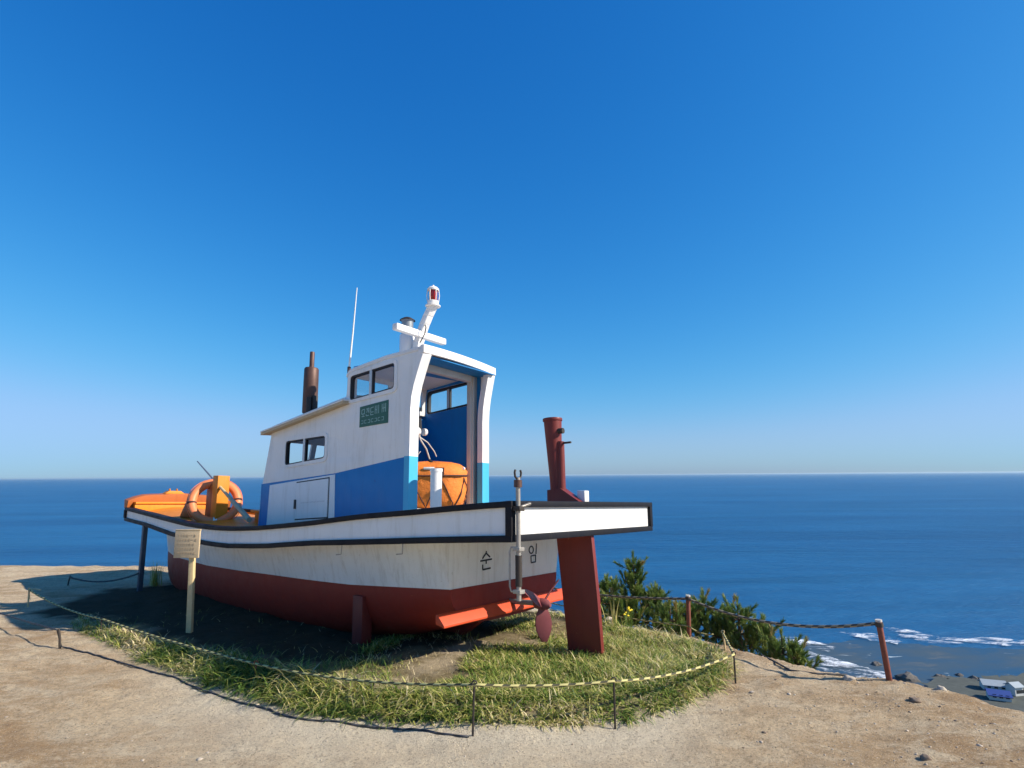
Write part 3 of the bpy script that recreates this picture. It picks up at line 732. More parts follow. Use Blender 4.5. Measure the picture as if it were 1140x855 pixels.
# stern frame: curved side posts (white above, light blue below) and the fascia
for sd in (-1, 1):
    mb = MB(); zz = [q for q in SE]
    for i in range(len(zz)-1):
        (u0, z0), (u1, z1) = zz[i], zz[i+1]
        if sd > 0: u0 = 1.94-(1.94-u0)*.55; u1 = 1.94-(1.94-u1)*.55
        z0, z1 = C(z0), C(z1)
        w0 = w1 = .71; i0 = .575; i1 = .575
        mb.hexa([(u0-.035, sd*w0, z0), (u0+.05, sd*w0, z0), (u0+.05, sd*i0, z0), (u0-.035, sd*i0, z0),
                 (u1-.035, sd*w1, z1), (u1+.05, sd*w1, z1), (u1+.05, sd*i1, z1), (u1-.035, sd*i1, z1)], M['skyblue'] if z1 < C(1.83) else M['white2'])
    o = cpart(mb, 'stern_post', 0, 30)
mb = MB(); V = []; F = []
for k in range(9):
    a = k/4-1; zt = C(3.06)+.022*(1-a*a); uo = .045*(a+1); V += [(1.70+uo, a*.715, zt-.085), (1.76+uo, a*.715, zt-.085), (1.76+uo, a*.715, zt+.012), (1.70+uo, a*.715, zt+.012)]
for k in range(8):
    o = 4*k
    for c_ in range(4): F.append((o+c_, o+(c_+1) % 4, o+4+(c_+1) % 4, o+4+c_))
F += [(0, 1, 2, 3), (32, 33, 34, 35)]
mb.add(V, F, M['white2']); cpart(mb, 'fascia', .006)
# recessed door frame, soffit, cheeks
mb = MB()
mb.box((2.06, .52, C(1.19)), (2.13, .66, C(2.97)), M['jamb']); mb.box((2.06, -.66, C(1.19)), (2.13, -.53, C(2.97)), M['jamb'])
mb.box((2.045, -.53, C(2.88)), (2.135, .52, C(2.965)), M['jamb']); mb.box((2.04, .545, C(1.2)), (2.06, .575, C(2.95)), M['jamb'])
cpart(mb, 'door_frame', .006)
mb = MB(); mb.box((1.76, -.66, C(2.965)), (3.0, .66, C(2.975)), M['inblue'])
cpart(mb, 'ceiling_panel')
mb = MB(); mb.box((3.02, -.65, C(1.2)), (3.05, .65, C(2.45)), M['inblue']); cpart(mb, 'bulkhead')
mb = MB(); mb.box((1.92, -.6, C(1.17)), (2.12, .6, C(1.24)), M['white2']); cpart(mb, 'door_sill', .006)
# side windows: frame, mullion, glass
M['alu'] = plain('grey_white_window_frame', (0.50, 0.52, 0.54), 0.4, .2, .1)
for (win, r_) in ((W1, .05), (W2, .05)):
    for sd in (-1, 1):
        u0, u1, a, b, c_, e = win; mb = MB()
        outer = rrect(u0-.035, u1+.035, a-.03, b-.03, c_+.03, e+.03, .075); inner = rrect(u0+.012, u1-.012, a+.012, b+.012, c_-.012, e-.012, .045)
        mb.prism([outer, inner], 1, sd*.70, sd*.716, M['white'])
        g0 = rrect(u0, u1, a, b, c_, e, .05); g1 = rrect(u0+.028, u1-.028, a+.028, b+.028, c_-.028, e-.028, .035)
        mb.prism([g0, g1], 1, sd*.655, sd*.709, M['bolt'])
        um = (u0+u1)/2+.02; lo = (a+b)/2; hi = (c_+e)/2
        mb.box((um-.022, min(sd*.665, sd*.712), lo+.01), (um+.022, max(sd*.665, sd*.712), hi-.01), M['alu'])
        mb.box((um-.034, min(sd*.668, sd*.706), lo+.012), (um-.023, max(sd*.668, sd*.706), hi-.012), M['bolt'])
        o = cpart(mb, 'window_frame', 0)
        mb = MB(); gq = [(u, z) for u, z in g0]; V = [(u, sd*.682, z) for u, z in gq]; mb.add(V, [tuple(range(len(V)))], M['glass'])
        cpart(mb, 'window_glass')
mb = MB(); mb.box((3.038, -.585, C(2.555)), (3.042, -.035, C(2.845)), M['glass']); mb.box((3.038, .035, C(2.555)), (3.042, .585, C(2.845)), M['glass']); cpart(mb, 'windscreen')
# white locker panel with its hinged door
mb = MB(); mb.prism([[(3.21, C(1.06)), (4.70, C(.94)), (4.67, C(1.485)), (3.23, C(1.625))]], 1, -.709, -.700, M['white'])
cpart(mb, 'locker_panel', .003)
mb = MB(); mb.prism([[(3.328, C(1.085)), (4.034, C(1.035)), (4.034, C(1.53)), (3.328, C(1.592))]], 1, -.7115, -.7095, M['bolt'])
mb.prism([[(3.34, C(1.10)), (4.02, C(1.05)), (4.02, C(1.515)), (3.34, C(1.575))]], 1, -.724, -.712, M['white'])
mb.prism([[(3.40, C(1.29)), (3.90, C(1.255)), (3.90, C(1.265)), (3.40, C(1.30))]], 1, -.727, -.7245, M['white'])
mb.box((4.018, -.716, C(1.06)), (4.032, -.7095, C(1.51)), M['bolt']); mb.box((4.00, -.735, C(1.18)), (4.04, -.718, C(1.30)), M['bolt'])
cpart(mb, 'locker_door', .002)
# green plate
mb = MB(); mb.prism([[(2.28, C(2.215)), (2.79, C(2.185)), (2.79, C(2.435)), (2.28, C(2.485))]], 1, -.708, -.700, M['green'])
def pz(f, h): return C(2.185+(2.215-2.185)*f+h*(.25+.02*f))    # f 0 at the bow end .. 1 at the stern end
def pl(f0, h0, f1, h1, w_=.009):
    mb.beam((2.79-.51*f0, -.7095, pz(f0, h0)), (2.79-.51*f1, -.7095, pz(f1, h1)), .003, w_, M['plateink'])
rr = random.Random(4)
for k, f in enumerate((.08, .24, .40)):      # upper line: blocky syllables then upright strokes
    pl(f, .82, f+.10, .84)
    if k != 1: pl(f, .62, f+.10, .62); pl(f, .62, f, .82)
    if k != 2: pl(f+.10, .60, f+.10, .84)
    if k == 1: pl(f+.05, .84, f+.02, .64); pl(f+.05, .84, f+.09, .66)
    pl(f, .50, f+.10, .50); pl(f+(.05 if k == 0 else .0), .50, f+(.05 if k == 0 else .0), .58)
for f in (.56, .62, .68, .80, .86, .92): pl(f, .50, f, .88)
for f in (.56, .80, .86): pl(f, .68, f+.06, .69)
for k in range(7):
    f = .07+.12*k; pl(f, .30, f+.07, .30, .006); pl(f, .16, f+.07, .16, .006); pl(f+(.0 if k % 2 else .07), .16, f+(.0 if k % 2 else .07), .30, .006)
cpart(mb, 'name_plate')
# exhaust silencer
mb = MB(); ex = (4.10, -.52); zb = lowroof(4.10)+.06
mb.lathe([(.05, 0), (.05, .05), (.095, .06), (.10, .075), (.10, .50), (.098, .68), (.085, .70), (.035, .705), (.033, .74), (.033, .92), (.028, .93)], (ex[0], ex[1], zb), M['rust'], 28)
st = part(mb, 'exhaust_stack', bevel=0, angle=40)
mb = MB(); mb.box((ex[0]-.125, ex[1]-.04, zb+.03), (ex[0]-.09, ex[1]+.04, zb+.30), M['darkiron']); mb.tube([(ex[0]-.08, ex[1]-.07, zb+.04), (ex[0]-.08, ex[1]-.075, zb+.27)], .035, M['darkiron'], 10)
part(mb, 'dark_notch', st, .006)  # dark pieces added to stand in for the dark cutout in the stack
# whip antenna
mb = MB(); mb.tube([(3.09, -.66, C(2.86)), (3.09, -.66, C(2.98))], .022, M['rust'], 10); mb.tube([(3.09, -.66, C(2.96)), (3.04, -.66, 3.4), (2.99, -.66, 3.98)], [.013, .010, .006], M['pole_white'], 8)
mb.tube([(3.09, -.66, C(2.62)), (3.09, -.66, C(2.87))], .014, M['galv'], 8)
part(mb, 'whip_antenna')
# mast: curved arm, crossarm, red lamp in a cage, grey vent
mb = MB(); pth = [(2.56, 3.04), (2.55, 3.20), (2.52, 3.34), (2.47, 3.46), (2.42, 3.56), (2.36, 3.66), (2.31, 3.73), (2.28, 3.78)]
for i in range(len(pth)-1):
    (u0, z0), (u1, z1) = pth[i], pth[i+1]; w0 = .075 if i else .11; w1 = .07
    mb.hexa([(u0-w0*.7, -.05, z0), (u0+w0*.7, -.05, z0), (u0+w0*.7, .05, z0), (u0-w0*.7, .05, z0), (u1-w1*.7, -.05, z1), (u1+w1*.7, -.05, z1), (u1+w1*.7, .05, z1), (u1-w1*.7, .05, z1)], M['white2'])
mb.prism([[(2.36, 3.03), (2.72, 3.03), (2.60, 3.26), (2.48, 3.26)]], 1, -.06, .06, M['white2'])
mast = part(mb, 'mast', None, .004, 40)
mb = MB(); mb.beam((2.47, -.47, 3.43), (2.47, .43, 3.43), .09, .085, M['white2']); part(mb, 'crossarm', mast, .015)
mb = MB(); cz = (2.27, 0, 3.78)
mb.lathe([(.10, 0), (.10, .012), (.055, .015), (.075, .03), (.075, .07), (.06, .078)], cz, M['white2'], 20)
mb.lathe([(.048, .078), (.055, .09), (.055, .21), (.04, .22)], cz, M['redglass'], 20)
mb.lathe([(.075, .215), (.078, .235), (.055, .26), (.015, .27), (.012, .29)], cz, M['white2'], 20)
for k in range(6):
    a = k*math.pi/3+.3; mb.tube([(cz[0]+.072*math.cos(a), .072*math.sin(a), cz[2]+.06), (cz[0]+.082*math.cos(a), .082*math.sin(a), cz[2]+.15), (cz[0]+.072*math.cos(a), .072*math.sin(a), cz[2]+.225)], .006, M['white2'], 6)
part(mb, 'navigation_lamp', mast)
mb = MB(); mb.lathe([(.10, .0), (.10, .40), (.085, .42)], (2.72, -.02, 3.05), M['white2'], 18); mb.lathe([(.075, .42), (.08, .60), (.09, .61)], (2.72, -.02, 3.05), M['steel'], 18)
mb.lathe([(.105, .61), (.10, .62), (.05, .65), (.02, .66)], (2.72, -.02, 3.05), M['darkiron'], 18); part(mb, 'roof_vent', angle=40)
mb = MB(); mb.tube([(2.38, -.03, 3.55), (2.33, -.06, 3.50), (2.36, -.05, 3.42), (2.44, -.06, 3.30)], .007, M['bolt'], 6); part(mb, 'lamp_cable', mast)

# rudder: stock, blade, tapered head and wedge
mb = MB(); mb.prism([[(.005, 1.0), (.42, 1.0), (.30, -.13), (-.075, -.10), (-.045, .40)]], 1, -.03, .03, M['brownred']); rud = part(mb, 'rudder_blade', None, .008)
mb = MB()
path = [(.44, 0, 1.28), (.50, 0, 1.70), (.485, 0, 2.0), (.47, 0, 2.19)]
mb.tube([(.42, 0, 1.30), (.425, 0, 1.55), (.44, 0, 1.85), (.455, 0, 2.19)], [.06, .066, .08, .098], M['brownred'], 18)
mb.tube([(.36, 0, 1.35), (.36, 0, 1.55), (.36, 0, 1.95)], [.05, .045, .04], M['brownred'], 12)
mb.prism([[(.0, 1.26), (.50, 1.26), (.50, 1.44), (.34, 1.46)]], 1, -.06, .06, M['brownred'])
part(mb, 'rudder_head', rud, 0)
mb = MB(); mb.tube([(.455, 0, 2.17), (.457, 0, 2.20)], .106, M['brownred'], 18)
part(mb, 'rudder_cap', rud, .004)
mb = MB(); mb.tube([(.38, -.02, 2.06), (.31, -.02, 2.06)], .03, M['darkiron'], 10); part(mb, 'pivot_bolt', rud)
mb = MB(); mb.tube([(.36, 0, 1.93), (.22, -.02, 1.935)], .011, M['darkiron'], 8); part(mb, 'tiller_pin', rud)
mb = MB(); mb.box((.10, .03, 1.30), (.19, .12, 1.44), M['white2']); part(mb, 'stern_block', boat, .006)
# propeller
mb = MB(); pc = Vector((.62, 0, .27)); mb.lathe([(.02, -.10), (.05, -.06), (.06, 0), (.055, .08), (.03, .10)], pc, M['pinkmetal'], 16, axis=0); mb.tube([(.7, 0, .27), (1.2, 0, .24)], .028, M['steel'], 10)
prop = part(mb, 'propeller')
for k in range(3):
    a0 = R(-86+120*k); V = []; F = []; NR = 7
    for i in range(NR):
        r_ = .04+.34*i/(NR-1); wd = .028+.06*math.sin(math.pi*min(1, (i+.6)/(NR-.4))); tw = -R(60-24*i/(NR-1))
        for j in (-1, 1):
            off = j*wd; tang = off*math.sin(tw); ax = off*math.cos(tw)
            cv, cz_ = math.cos(a0), math.sin(a0)
            for th in (-.007, .007):
                V.append((pc.x+ax+th*math.sin(tw), r_*cv-tang*cz_, pc.z+r_*cz_+tang*cv))
    for i in range(NR-1):
        o = 4*i
        for A, B_ in ((0, 2), (3, 1), (2, 3), (1, 0)): F.append((o+A, o+B_, o+4+B_, o+4+A))
    F += [(0, 1, 3, 2), (4*NR-4, 4*NR-3, 4*NR-1, 4*NR-2)]
    mb = MB(); mb.add(V, F, M['pinkmetal']); part(mb, 'propeller_blade', prop, .003, 50)
# stern corner pole with fork and bracket
mb = MB(); cu, cv = -.065, -1.36
mb.tube([(cu, cv, 1.52), (cu, cv, .55)], .019, M['galv'], 12); mb.tube([(cu, cv, 1.44), (cu, cv, 1.50)], .034, M['rust'], 12)
for sg in (-1, 1): mb.tube([(cu, cv, 1.50), (cu+.0, cv+sg*.038, 1.525), (cu, cv+sg*.045, 1.56), (cu, cv+sg*.035, 1.58)], .009, M['darkiron'], 8)
mb.tube([(cu, cv, .90), (cu, cv, .66)], .027, M['darkiron'], 12)
pole = part(mb, 'stern_pole')
mb = MB(); mb.tube([(cu-.01, cv+.01, .96), (cu+.05, cv-.035, .96), (cu+.06, cv-.04, .92), (cu+.06, cv-.04, .66), (cu+.05, cv-.035, .62), (cu-.01, cv+.01, .62)], .008, M['galv'], 8)
mb.box((cu-.035, cv-.035, .935), (cu+.035, cv+.035, .965), M['galv']); mb.box((cu-.035, cv-.035, .605), (cu+.035, cv+.035, .635), M['galv'])
part(mb, 'pole_bracket', pole, .003)
mb = MB(); mb.box((cu-.04, cv-.035, 1.25), (cu+.04, cv+.035, 1.29), M['darkiron'])
mb.tube([(cu-.02, cv, 1.28), (cu-.03, cv+.13, 1.31)], .014, M['galv'], 8)
part(mb, 'pole_clamp', pole, .003)
mb = MB(); mb.tube([(1.66, -.53, 1.10), (1.66, -.53, 1.64)], .064, M['white2'], 20); mb.tube([(1.66, -.53, 1.62), (1.66, -.53, 1.655)], .07, M['white2'], 20); part(mb, 'deck_bollard')
# small hooks under the strake
for u in (1.25, 2.15):
    mb = MB(); z_ = sz(u)-.03; mb.tube([(u, -1.39, z_), (u, -1.395, z_-.09), (u+.08, -1.395, z_-.10)], .006, M['galv'], 6); part(mb, 'strake_hook')

# timber prop under the port bilge
o = bw(2.33, -.96, 0); gzv = float(ground(o.x, o.y))
mb = MB(); mb.box((2.25, -1.02, gzv-.14), (2.41, -.88, .28), M['brownred'])
pr = mb.build('hull_prop', None, .008, xf=lambda u, v_, z_: tuple(bw(u, v_, z_)-Vector((o.x, o.y, 0)))); pr.location = (o.x, o.y, 0)
tag(pr, 'dark red upright prop block under the side of the boat hull', 'prop')
# steel post under the bow
bp = bw(8.15, -.86, 0); g_ = float(ground(bp.x, bp.y))
mb = MB(); mb.box((-.035, -.035, g_-.2), (.035, .035, .87), M['darkpost']); mb.box((-.08, -.07, .865), (.08, .07, .88), M['darkpost'])
pb = mb.build('support_post', None, .006); pb.location = (bp.x, bp.y, 0); pb.rotation_euler[2] = BROT
tag(pb, 'dark blue grey steel post holding up the bow of the boat', 'support post')

# ---- life raft pack in the doorway
rc = bw(2.22, -.02, C(1.245)); t_ = thing('life_raft', rc, 'orange life raft pack tied with dark straps inside the cabin doorway', 'life raft', BROT)
bm = bmesh.new(); N = 40; prof = [(.0, 0), (.36, 0.0), (.41, .03), (.44, .10), (.45, .20), (.45, .30), (.445, .35), (.452, .39), (.445, .43), (.42, .475), (.36, .52), (.25, .545), (.1, .555), (0, .56)]
rings = []
for r_, h in prof:
    rg = []
    for j in range(N):
        a = 2*math.pi*j/N; f = 1+.065*math.cos(4*a+.5)+.014*math.sin(11*a+h*30)+.022*math.sin(7*a-h*18)
        rg.append(bm.verts.new((r_*f*math.cos(a), r_*f*math.sin(a)*1.0, h+.006*math.sin(5*a))))
    rings.append(rg)
for i in range(len(rings)-1):
    for j in range(N):
        q = (j+1) % N
        try: bm.faces.new((rings[i][j], rings[i][q], rings[i+1][q], rings[i+1][j]))
        except Exception: pass
bmesh.ops.remove_doubles(bm, verts=bm.verts, dist=1e-5); bmesh.ops.recalc_face_normals(bm, faces=bm.faces)
me = bpy.data.meshes.new('cover'); bm.to_mesh(me); bm.free(); me.materials.append(M['raft'])
for q in me.polygons: q.use_smooth = True
oc = bpy.data.objects.new('cover', me); COL.objects.link(oc); oc.parent = t_
def rsurf(a, h, e=.008):
    r_ = float(np.interp(h, [q[1] for q in prof[1:]], [q[0] for q in prof[1:]]))+e; f = 1+.065*math.cos(4*a+.5)+.014*math.sin(11*a+h*30)+.022*math.sin(7*a-h*18)
    return (r_*f*math.cos(a), r_*f*math.sin(a), h)
mb = MB()
for k in range(8):
    a0 = 2*math.pi*k/8+.2
    mb.tube([rsurf(a0+.39*s_, .36-.34*s_) for s_ in np.linspace(0, 1, 8)], .007, M['strap'], 6); mb.tube([rsurf(a0-.39*s_, .36-.34*s_) for s_ in np.linspace(0, 1, 8)], .007, M['strap'], 6)
mb.tube([rsurf(a, .385, .012) for a in np.linspace(0, 2*math.pi, 41)], .009, M['strap'], 6, cap=False); mb.build('strap', t_)
mb = MB()
for k in range(4):
    a0 = 2.55+k*1.57; pts = [rsurf(a0+da, .43+.06*dh, .0) for da, dh in ((-.10, -1), (.10, -1), (.12, .6), (-.12, .6))]
    mb = MB(); mb.add(pts+[tuple(c_*1.03 for c_ in q) for q in pts], [(0, 1, 2, 3), (4, 5, 6, 7), (0, 1, 5, 4), (1, 2, 6, 5), (2, 3, 7, 6), (3, 0, 4, 7)], M['strap']); mb.build('buckle_patch', t_)
for k in range(5):
    a0 = .9+k*1.2; mb = MB(); mb.tube([rsurf(a0+.3*s_, .47, .004) for s_ in np.linspace(0, 1, 6)], .016, M['tape'], 8); mb.build('white_roll', t_)
mb = MB(); mb.tube([(-.1, .1, .53), (0, .05, .57), (.08, -.06, .56), (.16, -.1, .53)], .02, M['bolt'], 8)
mb.build('handle', t_)

# ---- rope and pulley hanging in the doorway
rp = bw(2.25, -.42, 0); o0 = Vector((0, 0, 0))
mb = MB(); q = lambda u, v_, z_: bw(u, v_+.17, z_)
mb.tube([q(2.2, -.45, 2.10), q(2.2, -.42, 2.02), q(2.22, -.30, 1.92), q(2.25, -.18, 1.74)], .010, M['ropew'], 8)
mb.tube([q(2.2, -.45, 2.06), q(2.2, -.30, 2.0), q(2.22, -.16, 1.90), q(2.22, -.12, 1.84)], .007, M['ropew'], 8)
mb.tube([q(2.2, -.46, 2.10), q(2.2, -.50, 1.95), q(2.2, -.48, 1.82), q(2.2, -.42, 1.88)], .006, M['ropew'], 8)
mb.tube([q(2.2, -.52, 2.11), q(2.2, -.46, 2.12)], .05, M['pole_white'], 12); mb.tube([q(2.2, -.38, 2.12), q(2.2, -.34, 2.12)], .045, M['pole_white'], 12)
mb.tube([q(2.2, -.45, 2.28), q(2.2, -.44, 2.12)], .03, M['bolt'], 8)
mb.tube([q(2.25, -.18, 1.76), q(2.25, -.16, 1.72)], .022, M['ropew'], 8)
tag(mb.build('rope', origin=tuple(q(2.2, -.44, 1.72))), 'grey rope on a small white pulley hanging in the cabin doorway', 'rope')

# ---- life ring round the bitt
rc = bw(6.50, -.53, 1.19); 
t_ = thing('life_ring', rc, 'faded orange life ring with white bands slipped over the orange bitt', 'life ring')
tocam = Vector((0, 0, 1.6))-rc; tocam.z = 0; tocam.normalize()
nrm = (tocam*math.sin(R(66))+Vector((0, 0, 1))*math.cos(R(66))).normalized()
t_.rotation_mode = 'QUATERNION'; t_.rotation_quaternion = nrm.to_track_quat('Z', 'Y')
Rm, rt_ = .325, .066
def torus(mb, a0, a1, rmaj, rmin, mat, n=40, sq=.8):
    pts = [(rmaj*math.cos(a), rmaj*math.sin(a), 0) for a in np.linspace(a0, a1, n)]; mb.tube(pts, rmin, mat, 16, cap=abs(a1-a0) < 6.2)
mb = MB(); torus(mb, 0, 2*math.pi, Rm, rt_, M['ring'], 65); mb.build('ring_body', t_)
for k in range(4):
    mb = MB(); a = math.pi/2*k+.05; hb = .085 if k % 2 else .045; torus(mb, a-hb, a+hb, Rm, rt_+.003, M['tape'] if k % 2 else M['strap'], 6); mb.build('band', t_)
mb = MB()
for k in range(4):
    a0 = math.pi/2*k+.05; pts = []
    for s_ in np.linspace(0, 1, 9):
        a = a0+s_*math.pi/2; r_ = Rm+rt_+.004+.012*math.sin(math.pi*s_); pts.append((r_*math.cos(a), r_*math.sin(a), -.01))
    mb.tube(pts, .005, M['ring'], 6, cap=False)
mb.build('grab_line', t_)

# ---- oar / boathook leaning over the bow
mb = MB(); a = bw(7.35, -.30, 1.86); a2 = bw(7.1, -.36, 1.74)
e0 = bw(7.55, -.36, 1.86); e2 = bw(5.05, -.76, .97)
mb.tube([e0, e0.lerp(e2, .45)], [.010, .016], M['steel'], 8); mb.tube([e0.lerp(e2, .40), e0.lerp(e2, .42), e0.lerp(e2, .72)], [.014, .020, .025], M['post_wood'], 10)
mb.tube([e0.lerp(e2, .70), e0.lerp(e2, .72), e2], [.025, .032, .038], M['tanwood'], 10)
tag(mb.build('boat_pole', origin=tuple(e2)), 'long wooden boat pole leaning on the orange bow beside the cabin', 'pole')

# ------------------------------------------------------------------ sign beside the boat
sx, sy = onplane(211, 710, -.22); g_ = float(ground(sx, sy))
t_ = thing('wooden_sign', (sx, sy, g_), 'small square tan wooden sign on a pale timber post in front of the bow', 'sign', R(-2))
mb = MB(); mb.hexa([(-.034, -.02, -.15), (.028, -.02, -.15), (.028, .03, -.15), (-.034, .03, -.15), (-.075, -.02, 1.00), (-.02, -.02, 1.00), (-.02, .03, 1.00), (-.075, .03, 1.00)], M['post_wood']); mb.build('post', t_, .003)
mb = MB(); mb.box((-.24, -.045, .835), (.055, -.021, 1.145), M['tanwood']); mb.box((-.24, -.048, 1.146), (.06, -.018, 1.158), M['post_wood']); bo = mb.build('board', t_, .003)
mb = MB(); rr = random.Random(11)
for r_ in range(5):
    z_ = 1.09-.05*r_; x = -.20
    while x < .01:
        w_ = rr.uniform(.012, .028)
        mb.box((x, -.0475, z_), (x+w_, -.0462, z_+.005), M['fadeink'])
        if rr.random() < .7: mb.box((x+w_*.5, -.0475, z_-.012), (x+w_*.5+.004, -.0462, z_+.014), M['fadeink'])
        if rr.random() < .5: mb.box((x, -.0475, z_-.014), (x+w_, -.0462, z_-.010), M['fadeink'])
        x += w_+.014
mb.build('lettering', bo)

# ------------------------------------------------------------------ stakes and ropes round the bed
def gp(px, py, z0=-.2):
    """first point of the ground seen in a direction (or the crest it just clears)"""
    q = camo.matrix_world.to_3x3() @ Vector(((px-570)/645, -(py-427.5)/645, -1.0))
    t_ = np.linspace(2.5, 15, 3000); x = q.x*t_; y = q.y*t_; zr = 1.6+q.z*t_; g = ground(x, y); h = np.nonzero(zr <= g)[0]
    k = int(h[0]) if len(h) else int(np.argmin(np.where(t_ < 14, zr-g, 99)))
    return Vector((float(x[k]), float(y[k]), float(g[k])))
def iron(base, top, r_, label, mat, group, eye=True, name='iron_stake', cat='stake'):
    mb = MB(); b = base-Vector((0, 0, .12)); mb.tube([b, base.lerp(top, .5), top], r_, mat, 8)
    if eye: mb.tube([top+Vector((.016*math.cos(a), 0, .012+.016*math.sin(a))) for a in np.linspace(0, 2*math.pi, 11)], .005, mat, 6, cap=False)
    tag(mb.build(name, origin=tuple(base)), label, cat, group); return top
G1 = 'thin stakes carrying the rope round the grass bed'
S = {}
def stake(key, px, py, h, label, lean=(0, 0), mat='darkiron', r_=.008):
    b = gp(px, py); t0 = b+Vector((lean[0], lean[1], h)); S[key] = iron(b, t0, r_, label, M[mat], G1); return b
stake('A', 31, 676, .24, 'thin stake at the far left end of the rope, beyond the boat shadow', (-.01, 0), 'post_wood', .011)
stake('B', 112, 703, .14, 'short stake at the left grass edge, second from the left end')
stake('C', 284, 757, .13, 'rusty stake hidden in long grass left of the middle', (0, 0), 'rustpost')
stake('D', 526, 819, .33, 'dark iron stake at the front edge of the grass, nearest to the camera', (.012, 0))
stake('E', 685, 812, .325, 'dark iron stake at the front right edge of the grass', (0, 0))
stake('F', 819, 761, .235, 'dark iron stake at the right end of the grass bed', (0, 0))
stake('G', 808, 724, .17, 'pale stake behind the right end of the grass bed', (-.02, 0), 'post_wood', .010)
def rope(path, r_, mat, label, name='rope', group=None):
    mb = MB(); pts = []
    for a, b, sag in path:
        L = (b-a).length; n = max(6, int(L/.05))
        for k in range(n+(1 if (a, b, sag) == path[-1] else 0)):
            s_ = k/n; q = a.lerp(b, s_); q.z -= sag*4*s_*(1-s_); q.z = max(q.z, float(ground(q.x, q.y))+r_*.7); pts.append(q)
    mb.tube(pts, r_, mat, 8, uvlen=True)
    o = mb.build(name, origin=tuple(pts[0]), angle=180); return tag(o, label, 'rope', group)
for k in ('rope', 'oldrope', 'darkrope'):
    t = M[k].node_tree
    for n in t.nodes:
        if n.type == 'TEX_WAVE': n.inputs['Scale'].default_value = 5.2
        if n.type == 'MAPPING': n.inputs['Scale'].default_value = (1.0, 0.06, 1)
rope([(S['A'], S['B'], .05), (S['B'], S['C'], .02), (S['C'], S['D'], .05), (S['D'], S['E'], .018), (S['E'], S['F'], .045), (S['F'], S['G'], .0)], .0112, M['rope'], 'yellow and black twisted rope around the front of the grass bed')
mb = MB(); a = S['A']; mb.tube([a, a+Vector((.09, 0, .01)), a+Vector((.17, 0, -.005))], .008, M['post_wood'], 6); mb.tube([a, a+Vector((.03, 0, -.14))], .004, M['post_wood'], 6)
tag(mb.build('rope_end', origin=tuple(a)), 'frayed yellow rope end knotted to the far left stake', 'rope end')
pk = gp(68, 722); iron(pk, pk+Vector((-.05, 0, .20)), .013, 'short black peg standing on bare sand left of the grass strip', M['darkiron'], None, False, 'peg', 'peg')
w0 = gp(-40, 676)+Vector((0, 0, .10)); w1 = pk+Vector((-.045, 0, .185)); w2 = gp(112, 731); w3 = gp(180, 751); w4 = gp(252, 778); w5 = gp(330, 800); w6 = gp(440, 812); w7 = gp(522, 821)
rope([(w0, w1, .02), (pk+Vector((0, 0, .02)), w2, .0), (w2, w3, .0), (w3, w4, .0), (w4, w5, 0), (w5, w6, 0), (w6, w7, 0)], .008, M['darkrope'], 'thin black cable running over the sand in front of the grass strip', 'cable')
# cliff edge fence: rusty posts and an old rope
G2 = 'rusty posts along the cliff edge'
def rusty(px, py, top_px, top_py, depth_h, label):
    b = gp(px, py); h = depth_h
    x, y = onplane(top_px, top_py, b.z+h); top_ = Vector((b.x+(top_px-px)*b.y/645, b.y, b.z+h))
    t_ = thing('fence_post', b, label, 'fence post', 0, G2); d_ = top_-b
    mb = MB(); mb.tube([-d_*.35, d_*.5, d_], .024, M['rustpost'], 14); mb.build('post_tube', t_, .002)
    mb = MB(); mb.tube([d_*.985, d_*1.02], .027, M['jamb'], 12); mb.tube([d_*.90, d_*.97], .032, M['oldrope'], 12); mb.build('rope_lashing', t_)
    return b, top_
b1, I1 = rusty(990, 757, 985, 699, .48, 'rusty post leaning left on the bare cliff edge with rope tied on top')
b2, H1 = rusty(767, 705, 768, 664, .44, 'rusty post in front of the pine bushes at the cliff edge')
lf = Vector((-.2, 9.7, float(ground(-.2, 9.7))+.42))
rope([(lf, H1-Vector((0, 0, .03)), .10), (H1-Vector((0, 0, .03)), I1-Vector((0, 0, .02)), .13)], .014, M['oldrope'], 'old brown rope sagging between the two rusty cliff edge posts')
rope([(lf-Vector((0, 0, .22)), b2+Vector((-.01, -.035, .12)), .06), (b2+Vector((-.01, -.035, .12)), S['G']+Vector((0, .3, -.09)), .03)], .008, M['rope'], 'thin yellow rope running low behind the grass bed near the pines')
pa = gp(848, 728); pb_ = gp(943, 752); pm = gp(880, 747)
mb = MB(); path = [pa, gp(862, 737), pm, gp(910, 751), pb_]; mb.tube([q+Vector((0, 0, .006)) for q in path], .008, M['darkrope'], 6, uvlen=True)  # dark tube added as the shadow of the fence rope
tag(mb.build('rope', origin=tuple(pa)), 'dark strand laid as the cliff rope shadow on the bare sand below the leaning post', 'rope')
# dark rope beyond the bow
b3 = gp(75, 652); top3 = b3+Vector((.03, 0, .14)); iron(b3, top3, .012, 'short dark stake on the pale ground beyond the boat shadow', M['darkiron'], None)
rope([(top3, Vector((bp.x, bp.y-.08, .02)), .10)], .013, M['darkrope'], 'dark rope from the short stake to the steel post under the bow')

